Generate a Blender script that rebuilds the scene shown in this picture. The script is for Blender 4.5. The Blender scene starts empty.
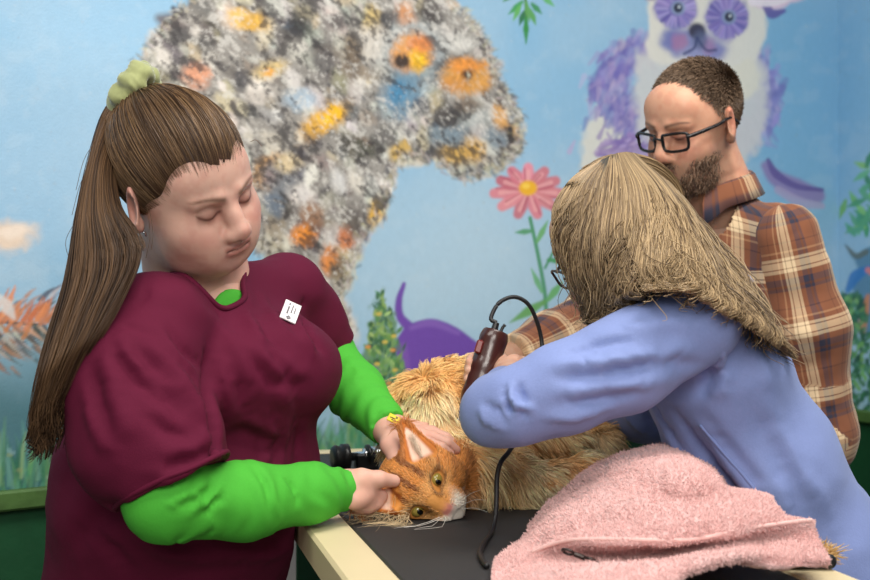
import bpy, math
import numpy as np
rng = np.random.default_rng(11)
F, CX, CY, EYE = 1208.0, 435.0, 290.0, 1.25      # focal length in px, image centre, camera height
def P(u, v, d):                                   # a point measured in the photograph, d metres away
    return np.array([(u - CX) / F * d, d, EYE + (CY - v) / F * d], float)
def A(*p): return np.array(p, float)
def unit(v): v = np.asarray(v, float); return v / max(np.linalg.norm(v), 1e-9)
def lin(r, g, b):
    c = np.array([r, g, b], float) / 255
    return np.where(c <= .04045, c / 12.92, ((c + .055) / 1.055) ** 2.4)
def sstep(a, b, x):
    t = np.clip((x - a) / (b - a), 0, 1); return t * t * (3 - 2 * t)

# ---------------------------------------------------------------- noise
_T = np.random.default_rng(5).random((64, 64, 64)).astype(np.float32)
def vnoise(p):
    p = np.asarray(p, float); i = np.floor(p).astype(int); f = p - i; f = f * f * (3 - 2 * f)
    out = 0
    for a in (0, 1):
        for b in (0, 1):
            for c in (0, 1):
                w = (f[..., 0] if a else 1 - f[..., 0]) * (f[..., 1] if b else 1 - f[..., 1]) * (f[..., 2] if c else 1 - f[..., 2])
                out = out + w * _T[(i[..., 0] + a) & 63, (i[..., 1] + b) & 63, (i[..., 2] + c) & 63]
    return out * 2 - 1
def fbm(p, n=3):
    p = np.asarray(p, float); s, a = 0, 1.0
    for k in range(n): s = s + a * vnoise(p * 2 ** k + 17.3 * k); a *= .5
    return s

# ---------------------------------------------------------------- signed distance modelling
class Sdf:
    def __init__(s): s.ops = []
    def _add(s, f, lo, hi, k, mode): s.ops.append((f, np.minimum(lo, hi), np.maximum(lo, hi), k, mode)); return s
    def cone(s, a, b, ra, rb, k=.02, mode='+', flat=None, fl=1.0):
        a, b = np.asarray(a, float), np.asarray(b, float); ab = b - a; L2 = max(ab @ ab, 1e-12)
        n = None if flat is None else unit(flat)
        def f(p):
            q = p - a
            t = np.clip((q @ ab) / L2, 0, 1)
            q = q - t[..., None] * ab
            if n is not None:
                c = q @ n; q = q + (c * (1 / fl - 1))[..., None] * n
            return np.sqrt((q * q).sum(-1)) - (ra + t * (rb - ra))
        r = max(ra, rb) * (1 if n is None else max(1, fl))
        return s._add(f, np.minimum(a, b) - r, np.maximum(a, b) + r, k, mode)
    def chain(s, pts, rad, k=.015, mode='+', k0=None, flat=None, fl=1.0):
        for i in range(len(pts) - 1):
            s.cone(pts[i], pts[i + 1], rad[i], rad[i + 1], (k0 if (k0 is not None and i == 0) else k), mode, flat, fl)
        return s
    def ell(s, c, r, R=None, k=.02, mode='+'):
        c, r = np.asarray(c, float), np.asarray(r, float) * np.ones(3); R = np.eye(3) if R is None else R
        def f(p):
            q = (p - c) @ R
            k0 = np.sqrt(((q / r) ** 2).sum(-1)); k1 = np.sqrt(((q / r ** 2) ** 2).sum(-1))
            return k0 * (k0 - 1) / np.maximum(k1, 1e-6)
        e = np.sqrt(((R * r) ** 2).sum(1))
        return s._add(f, c - e, c + e, k, mode)
    def box(s, c, h, R=None, k=.005, rnd=.004, mode='+'):
        c, h = np.asarray(c, float), np.asarray(h, float); R = np.eye(3) if R is None else R
        def f(p):
            q = np.abs((p - c) @ R) - h + rnd
            return np.sqrt((np.maximum(q, 0) ** 2).sum(-1)) + np.minimum(q.max(-1), 0) - rnd
        e = np.abs(R) @ h
        return s._add(f, c - e, c + e, k, mode)
    def plane(s, c, n, k=.003):                    # cut away everything on the side n points to
        s.ops.append((np.asarray(c, float), unit(n), None, k, 'cut')); return s
    def mesh(s, h, pad=.012, smooth=2):
        adds = [o for o in s.ops if o[4] == '+']
        lo = np.min([o[1] for o in adds], 0) - pad - 3 * h; hi = np.max([o[2] for o in adds], 0) + pad + 3 * h
        n = np.ceil((hi - lo) / h).astype(int) + 1
        D = np.full(n, .5, np.float32)
        ax = [lo[i] + h * np.arange(n[i]) for i in range(3)]
        for f, a, b, k, mode in s.ops:
            if mode == 'cut':
                p = np.stack(np.meshgrid(*ax, indexing='ij'), -1)
                d = (p - f) @ a; D = np.maximum(D, d.astype(np.float32)); continue
            m = k + 3 * h
            i0 = np.clip(np.floor((a - m - lo) / h).astype(int), 0, n - 1); i1 = np.clip(np.ceil((b + m - lo) / h).astype(int) + 1, 0, n)
            if (i1 <= i0).any(): continue
            sl = tuple(slice(i0[j], i1[j]) for j in range(3))
            p = np.stack(np.meshgrid(*[ax[j][sl[j]] for j in range(3)], indexing='ij'), -1)
            d = f(p).astype(np.float32); o = D[sl]
            if mode == '+':
                t = np.maximum(k - np.abs(o - d), 0) / max(k, 1e-6); D[sl] = np.minimum(o, d) - t * t * k * .25
            else:
                d = -d; t = np.maximum(k - np.abs(o - d), 0) / max(k, 1e-6); D[sl] = np.maximum(o, d) + t * t * k * .25
        V, Q = nets(D, lo, h)
        if smooth: V = relax(V, Q, smooth)
        return V, Q

def nets(D, lo, h):
    s = D < 0
    c = {(i, j, k): s[i:s.shape[0] - 1 + i, j:s.shape[1] - 1 + j, k:s.shape[2] - 1 + k] for i in (0, 1) for j in (0, 1) for k in (0, 1)}
    cnt = sum(x.astype(np.int8) for x in c.values())
    act = (cnt > 0) & (cnt < 8)
    ii = np.argwhere(act); idx = np.full(act.shape, -1, np.int64); idx[act] = np.arange(len(ii))
    acc = np.zeros((len(ii), 3)); num = np.zeros(len(ii))
    cor = list(c)
    for a in cor:
        for ax in range(3):
            if a[ax]: continue
            b = list(a); b[ax] = 1; b = tuple(b)
            da = D[tuple((ii + a).T)]; db = D[tuple((ii + b).T)]
            m = (da < 0) != (db < 0)
            t = da[m] / (da[m] - db[m])
            acc[m] += np.array(a) + t[:, None] * (np.array(b) - np.array(a)); num[m] += 1
    V = lo + h * (ii + acc / num[:, None])
    quads = []
    for ax in range(3):
        o1, o2 = [(1, 2), (2, 0), (0, 1)][ax]
        sh = [slice(None)] * 3; sh2 = [slice(None)] * 3; sh[ax] = slice(0, -1); sh2[ax] = slice(1, None)
        e = s[tuple(sh)] != s[tuple(sh2)]
        q = np.argwhere(e)
        q = q[(q[:, o1] > 0) & (q[:, o2] > 0) & (q[:, o1] < s.shape[o1] - 1) & (q[:, o2] < s.shape[o2] - 1)]
        ins = s[tuple(q.T)]
        d1 = np.zeros(3, int); d1[o1] = 1; d2 = np.zeros(3, int); d2[o2] = 1
        g = [idx[tuple((q - x).T)] for x in (d1 + d2, d2, 0 * d1, d1)]
        Q = np.stack(g, 1); Q[~ins] = Q[~ins][:, ::-1]
        quads.append(Q)
    Q = np.concatenate(quads); return V, Q[(Q >= 0).all(1)]
def edges(Q):
    n = Q.shape[1]
    return np.concatenate([np.stack([Q[:, i], Q[:, (i + 1) % n]], 1) for i in range(n)])
def relax(V, Q, n=2, w=.5):
    E = edges(Q); deg = np.bincount(E[:, 0], minlength=len(V)) + np.bincount(E[:, 1], minlength=len(V)); deg = np.maximum(deg, 1)
    for _ in range(n):
        V2 = np.stack([np.bincount(E[:, 0], V[E[:, 1], i], len(V)) + np.bincount(E[:, 1], V[E[:, 0], i], len(V)) for i in range(3)], 1) / deg[:, None]
        V = V + w * (V2 - V)
    return V
def normals(V, Q):
    n = np.cross(V[Q[:, 2]] - V[Q[:, 0]], V[Q[:, -1]] - V[Q[:, 1]])
    N = np.zeros_like(V)
    for j in range(Q.shape[1]):
        for i in range(3): N[:, i] += np.bincount(Q[:, j], n[:, i], len(V))
    return N / np.maximum(np.linalg.norm(N, axis=1, keepdims=True), 1e-12)
def pix(V):
    return CX + F * V[:, 0] / V[:, 1], CY - F * (V[:, 2] - EYE) / V[:, 1]
def dense(pts, step):
    pts = np.asarray(pts, float); out = []
    for a, b in zip(pts[:-1], pts[1:]):
        n = max(2, int(np.linalg.norm(b - a) / step)); out += [a + (b - a) * t for t in np.linspace(0, 1, n, endpoint=False)]
    return np.array(out + [pts[-1]])
def smooth_line(pts, n):                           # Catmull-Rom through the points, n samples
    p = np.asarray(pts, float); p = np.concatenate([[2 * p[0] - p[1]], p, [2 * p[-1] - p[-2]]])
    t = np.linspace(0, len(p) - 3 - 1e-9, n); i = np.floor(t).astype(int); f = (t - i)[:, None]
    a, b, c, d = p[i], p[i + 1], p[i + 2], p[i + 3]
    return .5 * (2 * b + (c - a) * f + (2 * a - 5 * b + 4 * c - d) * f ** 2 + (3 * b - a - 3 * c + d) * f ** 3)
def creases(V, Q, folds):
    """raise or sink cloth along fold lines that run over its surface: (line points, half width m, height m)"""
    N = normals(V, Q); u, v = pix(V); dist = V[:, 1]; disp = np.zeros(len(V)); front = N[:, 1] < .2
    for line, w, hgt in folds:
        L = smooth_line(line, max(8, int(np.linalg.norm(np.diff(np.array(line, float), axis=0), axis=1).sum() / 2.5))); n = len(L); best = np.full(len(V), 9.0); tap = np.zeros(len(V))
        for i, (a, b) in enumerate(L):
            m = front & (np.abs(u - a) < 7) & (np.abs(v - b) < 7)
            if not m.any(): continue
            j = np.flatnonzero(m)[np.argmin(dist[m])]
            d2 = np.sqrt(((V - V[j]) ** 2).sum(1)); tt = math.sin(math.pi * (i + .6) / (n + .2)) ** .8
            k = d2 < best; best[k] = d2[k]; tap[k] = tt
        disp += hgt * tap * np.exp(-(best / w) ** 2)
    return V + disp[:, None] * N

# ---------------------------------------------------------------- objects
COL = bpy.context.scene.collection
def mk(name, V, Q, mat, parent=None, col=None, smooth=True, vec=None, kind=None):
    V = np.asarray(V, float); Q = np.asarray(Q)
    me = bpy.data.meshes.new(name); n, m = len(Q), Q.shape[1]
    me.vertices.add(len(V)); me.vertices.foreach_set('co', V.astype(np.float32).ravel())
    tri = (Q[:, 2] == Q[:, 3]) if m == 4 else np.zeros(n, bool)
    keep = np.ones((n, m), bool)
    if m == 4: keep[tri, 3] = False
    tot = keep.sum(1); idx = Q[keep]; st = np.concatenate([[0], np.cumsum(tot)[:-1]])
    me.loops.add(len(idx)); me.loops.foreach_set('vertex_index', idx.astype(np.int32))
    me.polygons.add(n); me.polygons.foreach_set('loop_start', st.astype(np.int32))
    me.update(calc_edges=True); me.validate()
    if len(V) % 24 == 0 and len(V) // 24 * 26 == len(Q): smooth = False            # made of boxes
    me.polygons.foreach_set('use_smooth', np.full(len(me.polygons), bool(smooth)))
    if col is not None:
        at = me.color_attributes.new('Col', 'FLOAT_COLOR', 'POINT')
        at.data.foreach_set('color', np.concatenate([col, np.ones((len(V), 1))], 1).astype(np.float32).ravel())
    if vec is not None:
        at = me.attributes.new('weave', 'FLOAT_VECTOR', 'POINT'); at.data.foreach_set('vector', np.asarray(vec, np.float32).ravel())
    me.materials.append(mat)
    o = bpy.data.objects.new(name, me); COL.objects.link(o)
    if parent is not None: o.parent = parent
    if kind: o['kind'] = kind
    return o
def tag(o, label, cat, group=None):
    o['label'] = label; o['category'] = cat
    if group: o['group'] = group
    return o
def empty(name, label, cat, loc=(0, 0, 0)):
    o = bpy.data.objects.new(name, None); COL.objects.link(o); o.location = loc; o.empty_display_size = .05
    bpy.context.view_layer.update(); return tag(o, label, cat)
def join(*parts):
    V, Q, off = [], [], 0
    for v, q in parts:
        q = np.asarray(q)
        if q.shape[1] == 3: q = np.concatenate([q, q[:, 2:]], 1)
        V.append(v); Q.append(q + off); off += len(v)
    return np.concatenate(V), np.concatenate(Q)
def tubes(C, R, sides=3, cap=True):
    """C (n, m, 3) centre lines, R (n, m) radii -> one mesh of n thin tubes"""
    C = np.asarray(C, float); n, m, _ = C.shape
    T = np.gradient(C, axis=1); T /= np.maximum(np.linalg.norm(T, axis=2, keepdims=True), 1e-9)
    ref = np.array([.31, .17, .93]); ref = np.where(np.abs(T @ ref)[..., None] > .92, np.array([.9, -.3, .1]), ref)
    X = np.cross(T, ref); X /= np.maximum(np.linalg.norm(X, axis=2, keepdims=True), 1e-9); Y = np.cross(T, X)
    ang = np.arange(sides) / sides * 2 * math.pi
    V = C[:, :, None] + R[:, :, None, None] * (np.cos(ang)[:, None] * X[:, :, None] + np.sin(ang)[:, None] * Y[:, :, None])
    base = (np.arange(n)[:, None, None] * m + np.arange(m - 1)[None, :, None]) * sides
    k = np.arange(sides); k2 = (k + 1) % sides
    Q = np.stack([base + k, base + k2, base + sides + k2, base + sides + k], -1).reshape(-1, 4)
    V = V.reshape(-1, 3)
    if cap and sides == 4:
        s0 = np.arange(n)[:, None] * m * sides
        Q = np.concatenate([Q, s0 + np.array([3, 2, 1, 0]), s0 + (m - 1) * sides + np.array([0, 1, 2, 3])])
    return V, Q
def tube(pts, r, sides=10, n=40):
    L = smooth_line(pts, n); r = np.interp(np.linspace(0, 1, n), np.linspace(0, 1, len(np.atleast_1d(r))), np.atleast_1d(r)) if np.ndim(r) else np.full(n, r)
    V, Q = tubes(L[None], r[None], sides, cap=False)
    V = np.concatenate([V, L[:1], L[-1:]]); k = np.arange(sides); k2 = (k + 1) % sides; e = (n - 1) * sides
    Q = np.concatenate([Q, np.stack([k2, k, 0 * k + len(V) - 2, 0 * k + len(V) - 2], 1), np.stack([e + k, e + k2, 0 * k + len(V) - 1, 0 * k + len(V) - 1], 1)])
    return V, Q
def boxm(c, h, R=None, bev=.003):
    R = np.eye(3) if R is None else R
    s = np.array([[x, y, z] for x in (-1, 1) for y in (-1, 1) for z in (-1, 1)], float); h = np.asarray(h, float)
    bev = min(bev, .45 * h.min()); V, Q = [], []
    for ax in range(3):                             # chamfered box: 24 vertices
        q = s * h; q = q - s * bev; q[:, ax] = s[:, ax] * h[ax]; V.append(q)
    V = np.concatenate(V)
    id8 = lambda x, y, z: (x * 4 + y * 2 + z)
    for ax in range(3):
        o1, o2 = [(1, 2), (2, 0), (0, 1)][ax]
        for sg in (0, 1):
            f = []
            for a, b in ((0, 0), (1, 0), (1, 1), (0, 1)):
                t = [0, 0, 0]; t[ax] = sg; t[o1] = a; t[o2] = b; f.append(ax * 8 + id8(*t))
            Q.append(f if sg else f[::-1])
        for a in (0, 1):                            # edge strips along ax
            for b in (0, 1):
                t0 = [0, 0, 0]; t1 = [0, 0, 0]; t0[o1] = t1[o1] = a; t0[o2] = t1[o2] = b; t1[ax] = 1
                f = [o1 * 8 + id8(*t0), o1 * 8 + id8(*t1), o2 * 8 + id8(*t1), o2 * 8 + id8(*t0)]
                Q.append(f if a != b else f[::-1])
    for i in range(8):
        x, y, z = i >> 2 & 1, i >> 1 & 1, i & 1; f = [i, 8 + i, 16 + i, 16 + i]
        Q.append(f if (x + y + z) % 2 else [8 + i, i, 16 + i, 16 + i])
    return np.asarray(c) + V @ R.T, np.array(Q)

# ---------------------------------------------------------------- materials
def mat(name, color=None, rough=.6, attr=None, metal=0, sss=0, sheen=0, bump=None, mottled=None, spec=.5, coat=0, sss_r=(1, .35, .2)):
    m = bpy.data.materials.new(name); m.use_nodes = True; nt = m.node_tree; b = nt.nodes['Principled BSDF']; L = nt.links.new
    b.inputs['Roughness'].default_value = rough; b.inputs['Metallic'].default_value = metal; b.inputs['Specular IOR Level'].default_value = spec
    b.inputs['Coat Weight'].default_value = coat
    tc = nt.nodes.new('ShaderNodeTexCoord')
    src = None
    if attr:
        a = nt.nodes.new('ShaderNodeVertexColor'); a.layer_name = attr; src = a.outputs['Color']
    elif color is not None:
        b.inputs['Base Color'].default_value = (*lin(*color), 1)
    if mottled:                                     # (scale, strength) woven or skin irregularity
        nz = nt.nodes.new('ShaderNodeTexNoise'); nz.inputs['Scale'].default_value = mottled[0]; nz.inputs['Detail'].default_value = 4
        L(tc.outputs['Object'], nz.inputs['Vector'])
        mr = nt.nodes.new('ShaderNodeMapRange'); mr.inputs['To Min'].default_value = 1 - mottled[1]; mr.inputs['To Max'].default_value = 1 + mottled[1]
        L(nz.outputs['Fac'], mr.inputs['Value'])
        mx = nt.nodes.new('ShaderNodeVectorMath'); mx.operation = 'SCALE'
        if src is None: mx.inputs[0].default_value = lin(*color)
        else: L(src, mx.inputs[0])
        L(mr.outputs['Result'], mx.inputs['Scale']); src = mx.outputs['Vector']
    if src is not None: L(src, b.inputs['Base Color'])
    if bump:                                        # (scale, strength, distance)
        nz = nt.nodes.new('ShaderNodeTexNoise'); nz.inputs['Scale'].default_value = bump[0]; nz.inputs['Detail'].default_value = 5
        L(tc.outputs['Object'], nz.inputs['Vector'])
        bp = nt.nodes.new('ShaderNodeBump'); bp.inputs['Strength'].default_value = bump[1]; bp.inputs['Distance'].default_value = bump[2]
        L(nz.outputs['Fac'], bp.inputs['Height']); L(bp.outputs['Normal'], b.inputs['Normal'])
    if sss:
        b.inputs['Subsurface Weight'].default_value = sss; b.inputs['Subsurface Radius'].default_value = sss_r; b.inputs['Subsurface Scale'].default_value = .006
    if sheen:
        b.inputs['Sheen Weight'].default_value = sheen; b.inputs['Sheen Roughness'].default_value = .5
    return m
# ================================================================ THE ROOM
# the painted wall runs back to the right; its rail and corner were measured in the photograph
WD = unit(A(1.295, 1.0, 0))                        # along the wall, to the right and away
WN = A(WD[1], -WD[0], 0)                           # out of the wall, into the room
W0 = A((0 - CX) / F * 2.04, 2.04, 0)
S_COR = None
def wall_px(s, z):
    p = W0 + np.multiply.outer(s, WD); return CX + F * p[..., 0] / p[..., 1], CY - F * (z - EYE) / p[..., 1]
_s = np.linspace(0, 5, 5001); S_COR = _s[np.argmin(np.abs(wall_px(_s, 1.25)[0] - 838))]
CORNER = W0 + S_COR * WD
RD = unit(A(.40, -1.0, 0))                         # the right-hand wall comes back towards the camera

# ---- the mural is painted once into a colour sheet, then laid on the wall as paint
MU0, MV0, MW, MH = -260, -170, 1220, 980
MUR = np.zeros((MH, MW, 3), np.float32)
gu, gv = np.meshgrid(np.arange(MW) + MU0, np.arange(MH) + MV0)
def n2(u, v, sc, seed=0, n=3): return fbm(np.stack([u / sc, v / sc, np.full_like(u, seed, float)], -1), n)
NB, NS = n2(gu, gv, 90., 1.5), n2(gu, gv, 14., 7.5)
NX, NY = n2(gu, gv, 9., 3.3, 2), n2(gu, gv, 9., 9.1, 2)
def blend(m, c, a=1.0):
    m = np.clip(m, 0, 1)[..., None] * a; MUR[:] = MUR * (1 - m) + np.asarray(lin(*c), np.float32) * m
def blob(u, v, ru, rv, c, rot=0, soft=.25, a=1.0, rag=0):
    cr, sr = math.cos(math.radians(rot)), math.sin(math.radians(rot)); m = int(max(ru, rv) * (1 + soft) + rag * 2 + 3)
    w = (slice(max(int(v) - MV0 - m, 0), max(int(v) - MV0 + m, 0)), slice(max(int(u) - MU0 - m, 0), max(int(u) - MU0 + m, 0)))
    U, V = gu[w] - u + rag * NX[w], gv[w] - v + rag * NY[w]
    d = np.sqrt(((U * cr + V * sr) / ru) ** 2 + ((-U * sr + V * cr) / rv) ** 2)
    q = sstep(1 + soft, 1 - soft, d)[..., None] * a; MUR[w] = MUR[w] * (1 - q) + np.asarray(lin(*c), np.float32) * q
def poly_mask(pts, soft, rag=0):
    U, V = gu + rag * NX, gv + rag * NY
    ins = np.zeros(gu.shape, bool); d = np.full(gu.shape, 1e9)
    q = np.asarray(pts, float)
    for (x0, y0), (x1, y1) in zip(q, np.roll(q, -1, 0)):
        c = ((y0 > V) != (y1 > V)); ins ^= c & (U < (x1 - x0) * (V - y0) / (y1 - y0 + 1e-9) + x0)
        e = A(x1 - x0, y1 - y0); t = np.clip(((U - x0) * e[0] + (V - y0) * e[1]) / (e @ e + 1e-9), 0, 1)
        d = np.minimum(d, (U - x0 - t * e[0]) ** 2 + (V - y0 - t * e[1]) ** 2)
    d = np.sqrt(d) * np.where(ins, 1, -1); return sstep(-soft, soft, d)
def poly(pts, c, soft=1.5, a=1.0, rag=0, curve=True):
    if curve:
        p = np.asarray(pts, float); pts = smooth_line(np.concatenate([p, p[:1]]), len(p) * 5)
    m = poly_mask(pts, soft, rag); blend(m, c, a); return m
def stroke(pts, w, c, a=1.0, soft=.45):
    L = smooth_line(pts, max(4, len(pts) * 6)); w = np.interp(np.linspace(0, 1, len(L)), np.linspace(0, 1, np.size(w)), np.atleast_1d(w)) if np.ndim(w) else np.full(len(L), float(w))
    lo, hi = L.min(0) - w.max() - 2, L.max(0) + w.max() + 2
    i0, i1 = int(max(lo[0] - MU0, 0)), int(min(hi[0] - MU0 + 1, MW)); j0, j1 = int(max(lo[1] - MV0, 0)), int(min(hi[1] - MV0 + 1, MH))
    if i1 <= i0 or j1 <= j0: return
    U, V = gu[j0:j1, i0:i1], gv[j0:j1, i0:i1]; m = np.zeros(U.shape)
    for k in range(len(L) - 1):
        e = L[k + 1] - L[k]; t = np.clip(((U - L[k][0]) * e[0] + (V - L[k][1]) * e[1]) / (e @ e + 1e-9), 0, 1)
        d = np.hypot(U - L[k][0] - t * e[0], V - L[k][1] - t * e[1]); ww = w[k] + t * (w[k + 1] - w[k])
        m = np.maximum(m, np.clip((ww - d) / max(1.0, soft * w.max()) + .5, 0, 1))
    m = (m * a)[..., None].astype(np.float32); MUR[j0:j1, i0:i1] = MUR[j0:j1, i0:i1] * (1 - m) + np.asarray(lin(*c), np.float32) * m
mr = np.random.default_rng(3)
def jit(c, s=14): return tuple(np.clip(np.array(c) + mr.normal(0, s) + mr.normal(0, s * .35, 3), 0, 255))

# sky
MUR[:] = lin(138, 184, 216)
blend(sstep(150, 420, gv + 40 * NB), (152, 190, 212), .8)
blend(sstep(.0, .9, NB + .25), (166, 196, 217), .5)
blob(480, 265, 110, 95, (182, 208, 224), soft=.8, a=.8)
blob(60, 170, 120, 70, (160, 196, 222), soft=.8, a=.7)
blob(130, 40, 110, 45, (164, 204, 232), soft=.8, a=.6)
blob(800, 90, 70, 130, (118, 172, 206), soft=.8, a=.75)
blend(sstep(.25, .9, NS + .2), (196, 214, 226), .12)
blob(0, 238, 34, 15, (226, 206, 186), rot=-8, soft=.5, rag=5); blob(14, 232, 16, 6, (236, 220, 204), rot=-12, soft=.5, rag=3)
# the furry cat in the middle of the wall: patches first, then combed over with short brush strokes
CATP = [(132, 70), (160, 30), (205, -12), (240, -40), (300, -60), (390, -50), (430, -18), (468, 18), (490, 48), (500, 84), (512, 102), (521, 128), (518, 150), (506, 160), (492, 172), (462, 176), (434, 160), (404, 160), (388, 188), (382, 214), (358, 244), (350, 276), (338, 300), (350, 330), (352, 350), (332, 350), (316, 322), (292, 300), (270, 262), (240, 230), (190, 190), (140, 130)]
cm = poly_mask(smooth_line(CATP + CATP[:1], 150), 4.0, 5)
blend(cm, (150, 146, 140))
PAL = [(206, 202, 194), (188, 184, 176), (226, 222, 212), (84, 80, 80), (62, 58, 60), (110, 104, 100), (150, 140, 122), (200, 190, 160), (98, 100, 108)]
WGT = np.array([.18, .15, .12, .12, .08, .1, .12, .08, .05])
inside = np.argwhere(cm > .55) + A(MV0, MU0)
pt = inside[mr.integers(0, len(inside), 420)]
for (v, u) in pt:                                  # mottled coat
    c = PAL[mr.choice(len(PAL), p=WGT)]; r = mr.uniform(4, 13)
    if u > 345 and v < 165: r *= .75
    th = mr.normal(.9, .5); e = A(math.cos(th), math.sin(th)) * r
    stroke([(u - e[0], v - e[1]), (u, v), (u + e[0], v + e[1])], A(r * .35, r * .8, r * .4), jit(c, 10), mr.uniform(.7, 1), .8)
SPOT = [(248, 20, 18, 9, 20, (226, 176, 70)), (238, 14, 8, 6, 0, (238, 196, 110)), (270, 70, 16, 8, -25, (216, 190, 132)), (268, 72, 6, 4, 0, (236, 168, 64)), (196, 76, 13, 11, 0, (226, 158, 122)), (325, 120, 24, 10, -35, (232, 176, 62)), (332, 114, 11, 6, -40, (250, 190, 30)),
        (268, 172, 13, 17, 40, (224, 160, 60)), (270, 178, 6, 5, 0, (240, 130, 30)), (405, 15, 10, 13, 0, (222, 156, 104)), (371, 20, 8, 15, 0, (212, 186, 122)), (400, 60, 10, 10, 0, (230, 150, 60)), (470, 150, 12, 14, 60, (214, 168, 84)), (452, 152, 9, 12, 70, (222, 178, 90)),
        (448, 134, 20, 12, 0, (122, 140, 152)), (300, 100, 14, 10, 0, (170, 190, 206)), (470, 118, 18, 10, 0, (172, 178, 176)), (278, 178, 20, 18, 0, (120, 124, 130)), (303, 236, 12, 9, 0, (240, 146, 40)), (330, 260, 9, 14, 0, (214, 130, 50)), (376, 214, 8, 15, 10, (224, 176, 70)), (318, 292, 8, 10, 0, (238, 184, 50)), (346, 238, 8, 12, 0, (206, 120, 66)),
        (340, 268, 9, 12, 0, (120, 104, 84)), (312, 216, 10, 13, 0, (150, 110, 80)), (354, 225, 10, 14, 0, (92, 84, 80)), (274, 205, 10, 12, 0, (96, 110, 126)), (296, 262, 9, 14, 0, (130, 124, 118)), (338, 328, 9, 14, 20, (196, 186, 160)), (346, 318, 8, 22, -18, (214, 208, 200)), (326, 310, 8, 18, -20, (172, 164, 140)), (400, 152, 10, 12, 0, (214, 176, 90)), (288, 164, 12, 8, 0, (210, 190, 150)),
        (412, 160, 10, 6, 0, (214, 206, 190)), (372, 44, 15, 17, 0, (212, 206, 196)), (452, 44, 24, 8, -8, (206, 204, 198)), (422, 30, 22, 6, 0, (196, 190, 182)), (205, 42, 10, 10, 0, (86, 84, 82)), (178, 36, 9, 9, 0, (92, 90, 90)), (324, 60, 13, 17, 0, (96, 92, 92)), (352, 58, 10, 22, 0, (112, 96, 78)), (337, 22, 12, 8, 0, (86, 82, 82)), (430, 12, 12, 14, 0, (84, 78, 76)), (348, 142, 9, 8, 0, (74, 70, 64)), (365, 150, 12, 7, 30, (74, 74, 62)), (388, 136, 12, 12, 0, (96, 94, 92)), (282, 36, 10, 7, 0, (92, 88, 86)), (392, 18, 8, 9, 0, (90, 88, 88)), (240, 80, 9, 12, 0, (86, 84, 86))]
for (u, v, ru, rv, rot, c) in SPOT: blob(u, v, ru * 1.05, rv * 1.05, c, rot, .5, .9, 3)
# its two painted eyes and nose
blob(412, 58, 30, 34, (142, 160, 168), 10, .45, .8, 4); blob(404, 96, 19, 22, (96, 142, 172), 20, .6, .8, 4); blob(398, 92, 8, 12, (66, 134, 176), 20, .6, .8)
blob(412, 52, 21, 18, (226, 160, 88), -15, .35, .95, 3); blob(418, 60, 8, 13, (246, 190, 30), 0, .5, .9, 2); blob(420, 44, 12, 8, (232, 140, 80), 0, .5, .8, 2); blob(402, 61, 7.5, 7, (70, 54, 44), 0, .35)
blob(467, 76, 24, 19, (216, 156, 76), 0, .3, .95, 3); blob(466, 66, 16, 8, (232, 146, 60), 0, .5, .8, 2); blob(456, 84, 12, 8, (206, 140, 66), 0, .5, .7, 2); blob(467, 75, 6, 5.5, (120, 78, 40), 0, .4); blob(468, 75.5, 3.6, 3.6, (52, 44, 36), 0, .3); blob(469, 75, 1.3, 1.3, (190, 190, 170), 0, .3)
blob(500, 118, 7, 15, (222, 160, 70), -15, .5, .8, 2); blob(497, 138, 14, 12, (110, 132, 148), 0, .5, .7, 2); blob(502, 100, 7, 8, (80, 70, 64), 0, .5, .8, 2); blob(448, 116, 14, 10, (70, 64, 62), 0, .5, .9, 3); blob(420, 106, 9, 9, (70, 66, 72), 0, .5, .8, 2); blob(468, 106, 12, 9, (120, 100, 80), 0, .5, .7, 2)
blob(514, 138, 7, 16, (60, 50, 44), -12, .35, .95, 1); blob(517, 132, 3.6, 8, (202, 160, 104), -10, .4)
FURDIR = lambda u, v: (math.atan2(v - 66, u - 467) if (u - 467) ** 2 + (v - 75) ** 2 < 3600 and u > 420 else (.95 + .5 * math.sin(u * .021) if v < 200 else 1.25) + (math.pi if False else 0))
pt = inside[mr.integers(0, len(inside), 5200)]
smp = MUR.copy()
for (v, u) in pt:                                  # combed fur strokes take up the paint under them
    i, j = int(u - MU0), int(v - MV0); c = smp[j, i]
    k = mr.uniform(.6, 1.5); L = mr.uniform(4, 10); th = FURDIR(u, v) + mr.normal(0, .35); e = A(math.cos(th), math.sin(th)) * L
    cc = np.clip(c * k, 0, 1); cs = np.where(cc <= .0031308, cc * 12.92, 1.055 * cc ** (1 / 2.4) - .055) * 255
    stroke([(u - e[0] * .4, v - e[1] * .4), (u, v), (u + e[0] * .6, v + e[1] * .6)], A(.9, 1.1, .5), cs, .5, .9)
q = smooth_line(CATP + CATP[:1], 620); cen = A(330, 110)
for (u, v) in q:                                   # ragged outline
    if v > 330: continue
    n_ = unit(A(u, v) - cen)
    for _ in range(3):
        th = math.atan2(n_[1], n_[0]) + mr.normal(.25, .55); L = mr.uniform(2, 6); e = A(math.cos(th), math.sin(th)) * L; o_ = mr.normal(0, 3, 2)
        stroke([(u + o_[0] - e[0] * .8, v + o_[1] - e[1] * .8), (u + o_[0], v + o_[1]), (u + o_[0] + e[0] * .8, v + o_[1] + e[1] * .8)], A(1.5, 1.2, .3), jit([PAL[0], PAL[1], PAL[5], PAL[6], PAL[7], PAL[3]][mr.integers(0, 6)]), .38, .9)
NA = fbm(np.stack([(gu + gv) / 7., (gu - gv) / 3.2, 0 * gu + 4.4], -1), 3); NC = fbm(np.stack([(gu + gv) / 9., (gu - gv) / 4.2, 0 * gu + 31.4], -1), 3); ND = n2(gu, gv, 22., 55., 2)
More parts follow.
